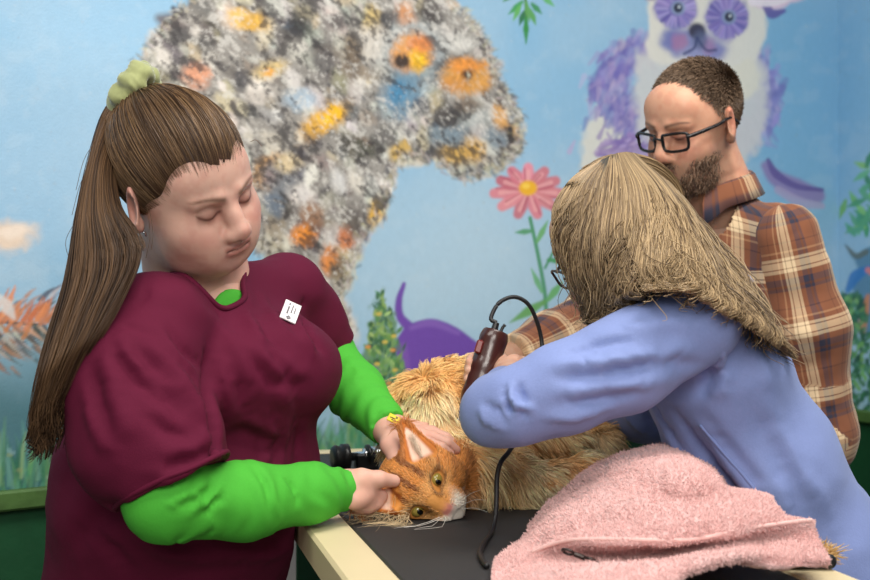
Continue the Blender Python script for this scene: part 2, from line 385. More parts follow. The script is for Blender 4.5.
eyes_ = 1 - np.maximum(sstep(30, 18, np.hypot(gu - 467, gv - 76)), sstep(30, 18, np.hypot(gu - 413, gv - 60)))
fm = sstep(.2, .8, cm + .35 * NA) * (.35 + .65 * eyes_)          # dry-brushed flecks of white and near-black
blend(fm * sstep(.15, .85, NA + .5 * ND), (226, 223, 216), .6); blend(fm * sstep(.15, .8, NC - .8 * ND), (52, 48, 50), .75)
# its tail at the left edge
for k in range(300):
    t = mr.uniform(0, 1); u = -70 + 125 * t; v = 322 + 10 * math.sin(t * 3) + mr.normal(0, 15)
    c = [(184, 128, 84), (206, 142, 100), (120, 104, 98), (84, 82, 86), (200, 196, 190), (150, 150, 156), (70, 60, 52)][mr.integers(0, 7)]
    sg = 1 if v > 322 else -1; L = mr.uniform(9, 22); e = A(-.75, sg * .75) * L
    stroke([(u, v), (u + e[0] * -.5, v + e[1] * .5), (u + e[0] * -1, v + e[1] * .8)], A(2.0, 1.3, .4), jit(c), .7, .8)
stroke([(-60, 322), (0, 322), (40, 325)], A(2.5, 2, 1), (64, 48, 40), .8)
for k in range(26): u = mr.uniform(-5, 46); v = mr.normal(312, 7); stroke([(u, v + 6), (u + 6, v - 3), (u + 10, v - 12)], A(2.4, 1.6, .5), jit((214, 132, 84), 8), .8)
stroke([(-6, 296), (6, 306), (14, 318)], A(5, 7, 2), (216, 216, 214), .8)
# lemur on the right
LW = (216, 214, 204)
poly([(590, 120), (612, 95), (650, 130), (690, 120), (740, 150), (752, 200), (760, 240), (600, 240), (584, 180), (582, 150)], LW, 5, .95, 4)
for k in range(520):
    t = mr.uniform(0, 1); L_ = smooth_line([(648, 46), (618, 64), (609, 92), (622, 118), (650, 138)], 60); p = L_[int(t * 59)]; u, v = p[0] + mr.normal(0, 10), p[1] + mr.normal(0, 7)
    c = [(116, 108, 178), (138, 130, 190), (160, 148, 198), (98, 92, 168), (146, 156, 200), (182, 168, 202)][mr.integers(0, 6)]
    th = 1.9 + mr.normal(0, .4); e = A(math.cos(th), math.sin(th)) * mr.uniform(4, 9); stroke([(u - e[0], v - e[1]), (u + e[0], v + e[1])], A(3.0, 1.2), jit(c, 6), .5, .9)
for k in range(520):
    t = mr.uniform(0, 1); L_ = smooth_line([(752, 62), (764, 84), (768, 108), (752, 134), (728, 142), (706, 150)], 60); p = L_[int(t * 59)]; u, v = p[0] + mr.normal(0, 7), p[1] + mr.normal(0, 7)
    c = [(116, 122, 186), (142, 138, 200), (158, 160, 208), (110, 112, 176), (182, 170, 212)][mr.integers(0, 5)]
    th = 1.5 + mr.normal(0, .5); e = A(math.cos(th), math.sin(th)) * mr.uniform(4, 8); stroke([(u - e[0], v - e[1]), (u + e[0], v + e[1])], A(3.0, 1.2), jit(c, 6), .5, .9)
poly([(636, 50), (700, 60), (762, 60), (756, 150), (700, 160), (640, 140)], (208, 208, 206), 6, .9, 4)
poly([(645, -30), (648, 20), (646, 52), (660, 66), (690, 64), (722, 78), (745, 96), (752, 70), (764, 40), (766, 10), (758, -30)], (222, 219, 209), 3, 1, 2)
poly([(690, 55), (722, 70), (752, 60), (754, 95), (700, 100)], (224, 220, 204), 4, .9, 3)
blob(676, 9, 21, 19, (122, 110, 178), 0, .22, 1, 2); blob(727, 18, 21, 22, (122, 112, 180), 12, .22, 1, 2)
for (u, v, r) in ((676, 9, 19), (727, 18, 20)):
    for k in range(90): th = mr.uniform(0, 6.28); a_ = A(math.cos(th), math.sin(th)); stroke([(u + a_[0] * r * .45, v + a_[1] * r * .45), (u + a_[0] * r, v + a_[1] * r)], A(1.2, 1.4), jit([(150, 134, 196), (100, 92, 164), (168, 156, 208)][mr.integers(0, 3)], 8), .6, .8)
    blob(u + 2, v - 1, 7, 7, (140, 158, 190), 0, .35); blob(u + 2, v - 1, 4.5, 4.8, (44, 44, 64), 0, .3); blob(u + 3, v - 2, 1.4, 1.4, (200, 210, 220), 0, .3)
blob(690, 44, 27, 16, (126, 132, 182), 14, .45, .95, 3); blob(672, 40, 10, 10, (110, 116, 178), 0, .6, .8, 2); blob(716, 50, 12, 10, (112, 116, 180), 0, .6, .8, 2); blob(694, 54, 16, 7, (150, 152, 194), 8, .6, .8, 2); blob(680, 42, 7, 8, (176, 122, 160), 0, .6, .7, 2); blob(708, 46, 7, 7, (172, 128, 166), 0, .6, .6, 2); blob(697, 31, 8.5, 8, (60, 56, 78), 10, .3); blob(700, 40, 7, 9, (92, 100, 134), 0, .5, .8)
stroke([(697, 38), (694, 48), (684, 54)], 1.4, (60, 66, 110), .8); stroke([(697, 38), (706, 50), (716, 50)], 1.4, (60, 66, 110), .8)
poly([(752, 6), (775, 12), (790, 4), (806, -8), (770, -30), (745, -20)], (222, 196, 214), 3, 1, 2); stroke([(766, 6), (772, 14), (784, 11)], A(4, 5, 2), (96, 84, 156), .9); stroke([(752, 2), (775, 3), (800, -6)], A(4, 3, 2), (238, 228, 234), .9)
blob(650, -8, 9, 8, (96, 70, 140), 0, .4)
for k in range(140):
    u, v = mr.normal(628, 13), mr.normal(152, 7); th = -.4 + mr.normal(0, .5); e = A(math.cos(th), math.sin(th)) * 6; stroke([(u - e[0], v - e[1]), (u + e[0], v + e[1])], A(2.6, 1), jit([(150, 128, 180), (176, 156, 196), (126, 106, 168)][mr.integers(0, 3)], 8), .7, .8)
stroke([(766, 166), (776, 178), (796, 188), (818, 196)], A(5, 8, 10, 7), (140, 126, 176), .95); stroke([(768, 160), (776, 174), (796, 186), (822, 190)], A(2, 4, 3, 2), (98, 84, 148), .9); stroke([(778, 190), (800, 202), (822, 206)], A(4, 5, 3), (172, 160, 194), .8)
# leaf hanging at the top, pink flower, greenery
def leaf(p, th, L, w, c):
    e = A(math.cos(th), math.sin(th)) * L; p = A(*p); stroke([p, p + e * .45, p + e], A(w * .5, w, .4), jit(c, 10), .95, .5)
stroke([(524, -20), (526, 10), (526, 30)], 1.4, (70, 120, 60), 1)
for k, (u, v, th, L) in enumerate([(522, 2, 2.4, 18), (520, 6, 2.0, 16), (524, 12, 1.9, 14), (526, 18, 1.57, 26), (530, 10, 1.2, 16), (532, 4, .8, 14), (542, -4, .7, 16), (526, 2, 1.4, 20), (516, -8, 2.5, 16)]): leaf((u, v), th, L, 3.0, [(70, 150, 80), (96, 168, 92), (52, 130, 76)][k % 3])
stroke([(530, 218), (538, 255), (545, 295), (546, 330), (545, 400)], A(1.8, 1.9, 2.0, 2.2, 2.4), (84, 150, 112), 1)
stroke([(545, 268), (554, 250), (560, 236)], 1.3, (84, 150, 112), 1)
for (u, v, th, L, w, c) in [(532, 231, 3.05, 17, 3, (84, 156, 92)), (537, 242, -1.1, 24, 3, (112, 176, 112)), (548, 260, .1, 20, 3, (88, 164, 100)), (542, 292, -2.0, 26, 3, (104, 170, 112)), (544, 302, 2.6, 40, 5, (112, 176, 96)), (548, 300, -.9, 24, 4, (104, 178, 108)), (546, 312, 2.2, 30, 4, (90, 160, 90)), (556, 240, -1.3, 14, 3, (96, 170, 104)), (545, 330, 2.7, 46, 5, (120, 184, 110)), (540, 345, 2.4, 30, 5, (100, 170, 100)), (550, 330, -.6, 30, 5, (92, 160, 92))]: leaf((u, v), th, L, w, c)
for k in range(11):
    th = .15 + k * 2 * math.pi / 11; e = A(math.cos(th), .74 * math.sin(th)); r = 25 + 4 * (e[1] > 0); p = A(528, 190) + e * 5
    stroke([p, p + e * r * .6, p + e * r], A(3, 6.5, 5), jit((212, 126, 138), 8), .95, .4); stroke([p, p + e * r * .8], A(1, 2.2), (236, 172, 172), .7, .8); stroke([p + e * 8 + e[::-1] * 4, p + e * r * .95 + e[::-1] * 5], .9, (172, 72, 96), .6, .8)
blob(528, 188, 9, 7.5, (240, 180, 40), 0, .25); blob(526, 186, 4, 3, (250, 206, 80), 0, .4)
# purple dog by the flower
DG, DK = (112, 74, 168), (84, 52, 136)
poly([(396, 340), (408, 325), (432, 319), (456, 327), (482, 345), (520, 362), (600, 380), (600, 440), (520, 420), (470, 396), (448, 374), (434, 376), (425, 384), (428, 398), (440, 404), (444, 414), (410, 420), (402, 412), (404, 392), (397, 370)], DG, 1.6)
poly([(424, 386), (432, 374), (444, 374), (452, 384), (436, 402), (428, 398)], (150, 186, 206), 1.5)
stroke([(404, 284), (399, 300), (400, 316), (410, 328)], A(2, 3.4, 4.2, 5.5), DG, 1); stroke([(411, 328), (432, 323), (458, 333)], A(2, 4, 2), (134, 98, 184), .8, .9); stroke([(404, 345), (408, 375), (407, 408)], A(3, 3, 2), (132, 92, 178), .6, .9); stroke([(430, 372), (446, 368), (470, 388), (510, 408)], A(2, 3, 4, 4), DK, .8, .9)
# cone-shaped bush with orange specks; grasses
BP = [(380, 288), (390, 318), (399, 350), (408, 400), (412, 440), (346, 440), (354, 384), (362, 350), (372, 316)]
bm_ = poly_mask(BP, 3, 6); blend(bm_, (92, 132, 84), .85); bi = np.argwhere(bm_ > .4) + A(MV0, MU0)
for (v, u) in bi[mr.integers(0, len(bi), 520)]: leaf((u, v), mr.uniform(-2.6, -.5), mr.uniform(4, 8), mr.uniform(1.2, 2.4), [(66, 112, 72), (120, 158, 92), (150, 180, 104), (52, 94, 70), (92, 142, 84)][mr.integers(0, 5)])
for (v, u) in bi[mr.integers(0, len(bi), 46)]: blob(u, v, 1.8, 1.8, [(220, 150, 80), (216, 190, 90)][mr.integers(0, 2)], 0, .5, .9) if False else stroke([(u - 1, v), (u + 1, v)], 1.8, [(220, 150, 80), (216, 190, 90)][mr.integers(0, 2)], .85)
RAIL = lambda u: 497 - .1035 * u
gr_ = sstep(-62, 6, gv - RAIL(gu) + 14 * NS); blend(gr_ * (gu < 838), (56, 112, 84), .8)
blend(sstep(-200, -70, gv - RAIL(gu) + 30 * NB) * sstep(200, 60, gu), (44, 98, 104), .85)
for k in range(1500):
    u = mr.uniform(MU0, 838); b = RAIL(u) + mr.uniform(-24, 8)
    if 410 < u < 560 and b < 440: continue
    h_ = mr.uniform(10, 42) * (1.35 if u < 110 else 1); sw = mr.normal(0, 8)
    stroke([(u, b), (u + sw * .4, b - h_ * .6), (u + sw, b - h_)], A(2.2, 1.7, .4), jit([(70, 140, 104), (52, 118, 92), (104, 160, 100), (44, 98, 82), (116, 174, 152), (138, 166, 112)][mr.integers(0, 6)], 10), .5, .9)
for k in range(12): u = mr.uniform(-30, 70); v = RAIL(u) - mr.uniform(4, 50); stroke([(u, v), (u + 2, v)], 2.2, [(150, 180, 150), (130, 170, 176), (150, 160, 110)][mr.integers(0, 3)], .5)
# right-hand wall: leafy stem, the blue bird, hedge
for k in range(26): leaf((866 + mr.normal(0, 7), mr.uniform(166, 250)), mr.choice([-2.4, -2.0, 2.6, -1.2]) + mr.normal(0, .3), mr.uniform(10, 22), 3.4, [(92, 170, 130), (128, 190, 110), (70, 150, 110)][mr.integers(0, 3)])
poly([(846, 244), (856, 254), (870, 246), (905, 250), (905, 340), (868, 335), (860, 310), (852, 285), (858, 270)], (86, 132, 164), 2, .95, 2)
stroke([(848, 290), (856, 276), (870, 268)], A(3, 6, 3), (50, 120, 190), .9); stroke([(846, 246), (856, 256), (866, 252)], A(1, 3, 3), (96, 110, 106), .9); stroke([(862, 330), (864, 312), (868, 296)], A(4, 5, 2), (206, 132, 84), .9); stroke([(868, 270), (880, 278)], 3, (222, 132, 128), .9)
for k in range(420):
    v = mr.uniform(296, 430); w_ = 8 + (v - 296) * .16; u = 850 + mr.uniform(-w_, w_ * 1.2); leaf((u, v), mr.uniform(-2.6, -.5), mr.uniform(4, 9), 2.2, [(70, 130, 92), (52, 108, 82), (112, 164, 96), (40, 90, 72)][mr.integers(0, 4)])

def lay(s_arr, z_arr, org, dr):                    # paint colour at points of a wall
    p = org + np.multiply.outer(s_arr, dr)
    U = CX + F * p[:, 0] / p[:, 1]; Vv = CY - F * (z_arr[:, None] - EYE) / p[None, :, 1]
    U = np.broadcast_to(U, Vv.shape)
    x = np.clip(U - MU0, 0, MW - 1.001); y = np.clip(Vv - MV0, 0, MH - 1.001); i, j = x.astype(int), y.astype(int); fx, fy = (x - i)[..., None], (y - j)[..., None]
    c = MUR[j, i] * (1 - fx) * (1 - fy) + MUR[j, i + 1] * fx * (1 - fy) + MUR[j + 1, i] * (1 - fx) * fy + MUR[j + 1, i + 1] * fx * fy
    return c, p
wall_m = mat('mural paint', rough=.55, attr='Col', mottled=(60, .05), bump=(220, .25, .002))
dado_m = mat('dark green paint', (22, 74, 44), rough=.5, mottled=(9, .55), bump=(60, .3, .003))
trim_m = mat('green rail paint', (72, 104, 52), rough=.5, mottled=(26, .5), bump=(60, .4, .003))
RZ = .90
def painted_wall(name, org, dr, L, z0, z1, step, s0=0.):
    s = np.arange(s0, L + step, step); s[-1] = L; z = np.arange(z0, z1, step)
    c, p = lay(s, z, org, dr); nz, ns = len(z), len(s)
    V = np.empty((nz, ns, 3)); V[..., 0] = p[None, :, 0]; V[..., 1] = p[None, :, 1]; V[..., 2] = z[:, None]
    k = (np.arange(nz - 1)[:, None] * ns + np.arange(ns - 1)[None]).ravel()
    o = mk(name, V.reshape(-1, 3), np.stack([k, k + 1, k + ns + 1, k + ns], 1), wall_m, col=c.reshape(-1, 3)); o['kind'] = 'structure'; return o
painted_wall('wall_back', W0, WD, S_COR, RZ, 2.45, .003, -.62)
painted_wall('wall_right', CORNER, RD, 1.3, RZ, 2.45, .005)
def slab(name, a, b, nrm, z0, z1, th, m, off=0.):
    a, b = A(*a[:2], 0) + nrm * off, A(*b[:2], 0) + nrm * off; d = unit(b - a); L = np.linalg.norm(b - a)
    V, Q = boxm((a + b) / 2 + nrm * th / 2 + A(0, 0, (z0 + z1) / 2), (L / 2, th / 2, (z1 - z0) / 2), np.stack([d, nrm, A(0, 0, 1)], 1), .004)
    o = mk(name, V, Q, m, smooth=False); o['kind'] = 'structure'; return o
RN = A(RD[1], -RD[0], 0)
LEFT, REND = W0 - .62 * WD, CORNER + 1.3 * RD
slab('wall_back_lower', LEFT, CORNER + WD * .012, WN, 0, RZ, .012, dado_m, -.012)
slab('wall_right_lower', CORNER - RD * .012, REND, RN, 0, RZ, .012, dado_m, -.012)
slab('trim_1', LEFT, CORNER, WN, RZ - .022, RZ + .012, .022, trim_m)
slab('trim_2', CORNER, REND, RN, RZ - .022, RZ + .012, .022, trim_m)
fl = mk('floor', *boxm((.2, 1.4, -.05), (3.2, 3.6, .05)), mat('vinyl floor', (120, 116, 110), .4, mottled=(6, .1)), smooth=False); fl['kind'] = 'structure'

# ================================================================ LIGHT, CAMERA
sc = bpy.context.scene
cam = bpy.data.cameras.new('camera'); cam.lens = 50.0; cam.sensor_width = 36.0; cam.clip_start = .05
co = bpy.data.objects.new('camera', cam); COL.objects.link(co); co.location = (0, 0, EYE); co.rotation_euler = (math.pi / 2, 0, 0); sc.camera = co
cam.dof.use_dof = True; cam.dof.focus_distance = 1.6; cam.dof.aperture_fstop = 6.3
def area(name, loc, aim, sx, sy, w, col=(1, 1, 1)):
    l = bpy.data.lights.new(name, 'AREA'); l.shape = 'RECTANGLE'; l.size = sx; l.size_y = sy; l.energy = w; l.color = col
    o = bpy.data.objects.new(name, l); COL.objects.link(o); o.location = loc
    d = np.asarray(aim, float) - np.asarray(loc, float); from mathutils import Vector
    o.rotation_euler = Vector(d).to_track_quat('-Z', 'Y').to_euler(); return o
area('ceiling_and_fill_light', (.75, 1.35, 2.75), (.6, 1.7, 0), 1.2, .6, 34, (1, .955, .89))
area('ceiling_and_fill_light', (-.55, .55, 2.75), (-.3, 2.2, 1.2), 1.2, .6, 20, (1, .955, .89))
area('ceiling_and_fill_light', (.6, -.9, 2.75), (.4, 2.2, 1.2), 1.3, .8, 36, (1, .955, .89))
area('ceiling_and_fill_light', (.1, -2.2, 2.6), (.3, 1.8, 1.0), 2.0, 1.0, 60, (1, .96, .9))  # fill lamp added high behind the camera to brighten the shaded cat
wd = bpy.data.worlds.new('room light'); sc.world = wd; wd.use_nodes = True
wd.node_tree.nodes['Background'].inputs[0].default_value = (.92, .96, 1, 1); wd.node_tree.nodes['Background'].inputs[1].default_value = .22
sc.view_settings.view_transform = 'Standard'; sc.view_settings.look = 'None'; sc.view_settings.exposure = -.22; sc.view_settings.gamma = 1; sc.view_settings.use_curve_mapping = False
# ================================================================ PEOPLE
TD, TN = unit(A(-.2525, 1, 0)), unit(A(1, .2525, 0)); TZ = .94; TR = np.stack([TN, TD, A(0, 0, 1)], 1)      # grooming table: axes, height
T0 = A(-.157, 1.528, TZ) + TN * .267                # mid line of its top
def head_rot(yaw, pitch, roll):                    # columns: the person's right, forward, up; yaw 0 faces the camera
    y, p, r = map(math.radians, (yaw, pitch, roll))
    f = A(math.sin(y) * math.cos(p), -math.cos(y) * math.cos(p), -math.sin(p)); l0 = A(-math.cos(y), -math.sin(y), 0)
    u0 = np.cross(l0, f); l = l0 * math.cos(r) + u0 * math.sin(r); return np.stack([l, f, np.cross(l, f)], 1)
class Head:
    def __init__(s, u, v, d, rot, sc, lf=1.0): s.o, s.R, s.s, s.lf = P(u, v, d), head_rot(*rot), sc, lf
    def w(s, *p):                                  # lf shortens the face below the eyes
        p = np.array(p, float); p[2] = p[2] if p[2] > -.015 else -.015 + (p[2] + .015) * s.lf; return s.o + s.s * (s.R @ p)
    def local(s, V):
        L = (V - s.o) @ s.R / s.s; L[:, 2] = np.where(L[:, 2] > -.015, L[:, 2], -.015 + (L[:, 2] + .015) / s.lf); return L
    def sdf(s, wide=1.0, jaw=1.0, chin2=0., neck=None, neck_r=.055, fore=0.):
        S, k, R = Sdf(), s.s, s.R
        e = lambda c, r, kk=.02, m='+', rr=None: S.ell(s.w(*c), A(*r) * k, R if rr is None else R @ rr, kk * k, m)
        e((0, -.015, .03), (.075, .098, .086)); e((0, .03, -.02), (.064 * wide, .062, .085), .03)
        e((0, .035, -.07), (.054 * wide * jaw, .048, .045), .03)
        e((0, .073, -.098), (.02 * jaw, .016, .017), .025)
        e((0, .062 - fore, .05 - fore), (.055, .03, .04), .03)                       # forehead
        for x in (-1, 1):
            e((x * .04 * wide, .058, -.036), (.024, .024, .026), .025)    # cheek
            S.cone(s.w(x * .016, .09, .022), s.w(x * .044, .076, .02), .0085 * k, .007 * k, .012 * k)    # brow
            e((x * .032, .098, .0), (.0165, .014, .0125), .016, '-')     # socket
            e((x * .031, .0745, -.001), (.0152, .0145, .0142), .004)       # lid over the eye
            e((x * .0125, .102, -.038), (.0085, .011, .0085), .006)          # nostril wing
            e((x * .03, .078, -.062), (.02, .018, .03), .02)
            rr = head_rot(180 + x * 20, 0, 0)
            ear = np.stack([A(1, 0, 0), A(0, math.cos(.2), math.sin(.2)), A(0, -math.sin(.2), math.cos(.2))], 1)
            c_, s_ = math.cos(x * .55), math.sin(x * .55); ear = np.array([[c_, s_, 0], [-s_, c_, 0], [0, 0, 1]]) @ ear
            e((x * .079 * max(1, .5 + .5 * wide) * 1.04, -.006, -.002), (.0078, .023, .034), .008, '+', ear)
            e((x * .087 * max(1, .5 + .5 * wide) * 1.035, .002, .004), (.006, .013, .021), .006, '-', ear)
            e((x * .0785 * max(1, .5 + .5 * wide) * 1.03, .002, -.026), (.006, .009, .010), .006, '+', ear)
        S.chain([s.w(0, .086, .014), s.w(0, .097, -.008), s.w(0, .109, -.029)], A(.0085, .0098, .0125) * k, .012 * k)
        e((0, .108, -.04), (.008, .01, .006), .006)
        e((0, .088, -.064), (.023, .014, .014), .014)                 # mouth mound
        e((0, .0985, -.0615), (.021, .0065, .0048), .004); e((0, .0975, -.0725), (.018, .0075, .006), .004)
        S.chain([s.w(-.022, .094, -.068), s.w(-.008, .1055, -.0668), s.w(.008, .1055, -.0668), s.w(.022, .094, -.068)], A(.0012, .0016, .0016, .0012) * k, .003 * k, '-')
        if chin2: e((0, .028, -.098), (.052 * wide, .05, .03 * chin2), .03)
        if neck is not None: S.chain([s.w(0, -.02, -.05), *neck], [neck_r * k] + list(neck_r * k * A(1.02, 1.15, 1.3))[:len(neck)], .03 * k)
        return S
def skin_cols(h, V, tone, brow, blush=(186, 116, 106), lip=(168, 98, 92), beard=None, blush_a=.45, seed=0):
    L = h.local(V); x, y, z = L.T; ax = np.abs(x)
    c = np.repeat(lin(*tone)[None], len(V), 0)
    def mixc(m, col): nonlocal c; c = c * (1 - m[:, None]) + lin(*col) * m[:, None]
    front = sstep(.02, .05, y)
    mixc(.5 * blush_a * sstep(-.3, .6, fbm(V * 90 + seed)), blush)
    mixc(blush_a * front * np.exp(-((ax - .046) / .02) ** 2 - ((z + .035) / .02) ** 2), blush)
    mixc(blush_a * np.exp(-((y - .115) / .012) ** 2 - (x / .014) ** 2 - ((z + .034) / .012) ** 2), blush)
    mixc(.55 * sstep(.068, .076, ax) * sstep(.0, -.02, y - .012) * (np.abs(z) < .04), blush)
    m = front * sstep(.026, .02, ax) * np.maximum(np.exp(-((z + .0615) / .0042) ** 2), np.exp(-((z + .0725) / .0055) ** 2)) * (y > .085)
    mixc(.75 * m, lip)
    mixc(.8 * front * sstep(.024, .018, ax) * np.exp(-((z + .0668 + 8 * 0 * x) / .0016) ** 2), (96, 48, 44))
    arch = .0215 + .005 * np.sin(np.clip((ax - .012) / .04, 0, 1) * 2.4)
    th = .0034 * (1.2 - np.clip((ax - .012) / .045, 0, 1) * .7)
    mixc(.85 * front * sstep(.008, .014, ax) * sstep(.058, .05, ax) * np.exp(-((z - arch) / th) ** 2), brow)
    lid = -.0045 + .006 * ((ax - .031) / .016) ** 2
    e = front * sstep(.0175, .0155, np.abs(ax - .031))
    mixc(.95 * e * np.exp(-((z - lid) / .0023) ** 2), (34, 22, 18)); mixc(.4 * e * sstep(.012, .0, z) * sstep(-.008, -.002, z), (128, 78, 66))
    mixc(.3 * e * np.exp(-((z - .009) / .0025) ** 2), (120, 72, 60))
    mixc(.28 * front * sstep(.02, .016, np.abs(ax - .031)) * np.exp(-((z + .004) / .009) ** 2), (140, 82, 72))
    mixc(.6 * np.exp(-((ax - .0085) / .003) ** 2 - ((z + .0425) / .003) ** 2) * (y > .09), (70, 36, 32))
    if beard is not None:
        nz = .5 + .5 * np.clip(fbm(L * 260) * 1.2, -1, 1)
        line = -.045 + .012 * sstep(.03, .07, ax)                        # cheek line
        b = sstep(line + .012, line - .016, z) * sstep(-.012, .02, y) * (1 - .0 * x)
        side = sstep(.05, .066, ax) * sstep(.05, .02, y) * sstep(.03, -.01, z) * sstep(-.02, .0, y)
        mouthhole = front * sstep(.019, .014, ax) * sstep(.015, .009, np.abs(z + .067)) * (y > .08)
        mous = front * sstep(.034, .026, ax) * np.exp(-((z + .052) / .006) ** 2)
        w = np.clip(np.maximum.reduce([b * .8, side * .65, mous * .75]) * (1 - mouthhole), 0, 1)
        under = b * sstep(-.095, -.12, z) * .3
        c = c * (1 - (w * (.5 + .45 * nz))[:, None]) + (lin(*beard[0]) * (1 - nz[:, None]) + lin(*beard[1]) * nz[:, None]) * (w * (.5 + .45 * nz))[:, None]
    return np.clip(c, 0, 1)
def lerp(a, b, t): return np.asarray(a) * (1 - t) + np.asarray(b) * t

def hand(wr, dr, nrm, fingers, thumb, sc=1.0, fa=None):
    """wrist point, direction of the palm, back-of-hand normal; fingers: list of joint chains (world points), thumb chain"""
    S = Sdf(); dr, nrm = unit(dr), unit(nrm); side = np.cross(nrm, dr)
    fa = dr if fa is None else unit(fa); S.cone(wr - fa * .06, wr, .026 * sc, .0245 * sc, .01, flat=nrm, fl=.85)
    kn = [f[0] for f in fingers]
    for i, q in enumerate(kn): S.cone(lerp(wr, q, .1), q, .017 * sc, .0115 * sc, .012 if i else .02, flat=nrm, fl=.9)
    for i, f in enumerate(fingers):
        r = A(.0105, .0098, .0088, .0076) * sc * (.88 if i == 3 else 1)
        S.chain(f, r[:len(f)], .003, k0=.007)
    S.chain([lerp(wr, thumb[0], .3)] + list(thumb), A(.018, .0145, .0115, .0095)[:len(thumb) + 1] * sc, .006, k0=.014)
    return S.mesh(.0022, smooth=2)
def wave_noise(V, amp, scale, ax=None, seed=0):
    q = V / np.asarray(scale) + seed; return amp * fbm(q, 3)
def limb_coord(V, pts, R=None):
    """length along and turn around a limb, for weave patterns"""
    pts = np.asarray(pts, float); best = np.full(len(V), 9.); s_ = np.zeros(len(V)); an = np.zeros(len(V)); acc = 0
    for a, b in zip(pts[:-1], pts[1:]):
        ab = b - a; L = np.linalg.norm(ab); d = ab / L; t = np.clip((V - a) @ d / L, -.3 if acc == 0 else 0, 1.4)
        q = V - a - (t * L)[:, None] * d; dist = np.linalg.norm(q, axis=1)
        X = unit(np.cross(d, A(.05, 1, .1))); Y = np.cross(d, X); k = dist < best
        best[k] = dist[k]; s_[k] = (acc + t * L)[k]; an[k] = np.arctan2(q @ X, q @ Y)[k]; acc += L
    return s_, an, best
skin_m = mat('skin', rough=.5, attr='Col', sss=.12, bump=(420, .12, .001), spec=.35)
hair_m = mat('hair', rough=.42, attr='Col', spec=.35)
fur_m = mat('cat fur', rough=.7, attr='Col', spec=.2)

def strands_obj(name, C, R, col, m, parent, kind=None, sides=3):
    V, Q = tubes(C, R, sides, cap=False); n, k, _ = C.shape
    c = np.repeat(col[:, :, None, :], sides, 2).reshape(-1, 3) if col.ndim == 3 else np.repeat(col, k * sides, 0)
    return mk(name, V, Q, m, parent, col=c, kind=kind)

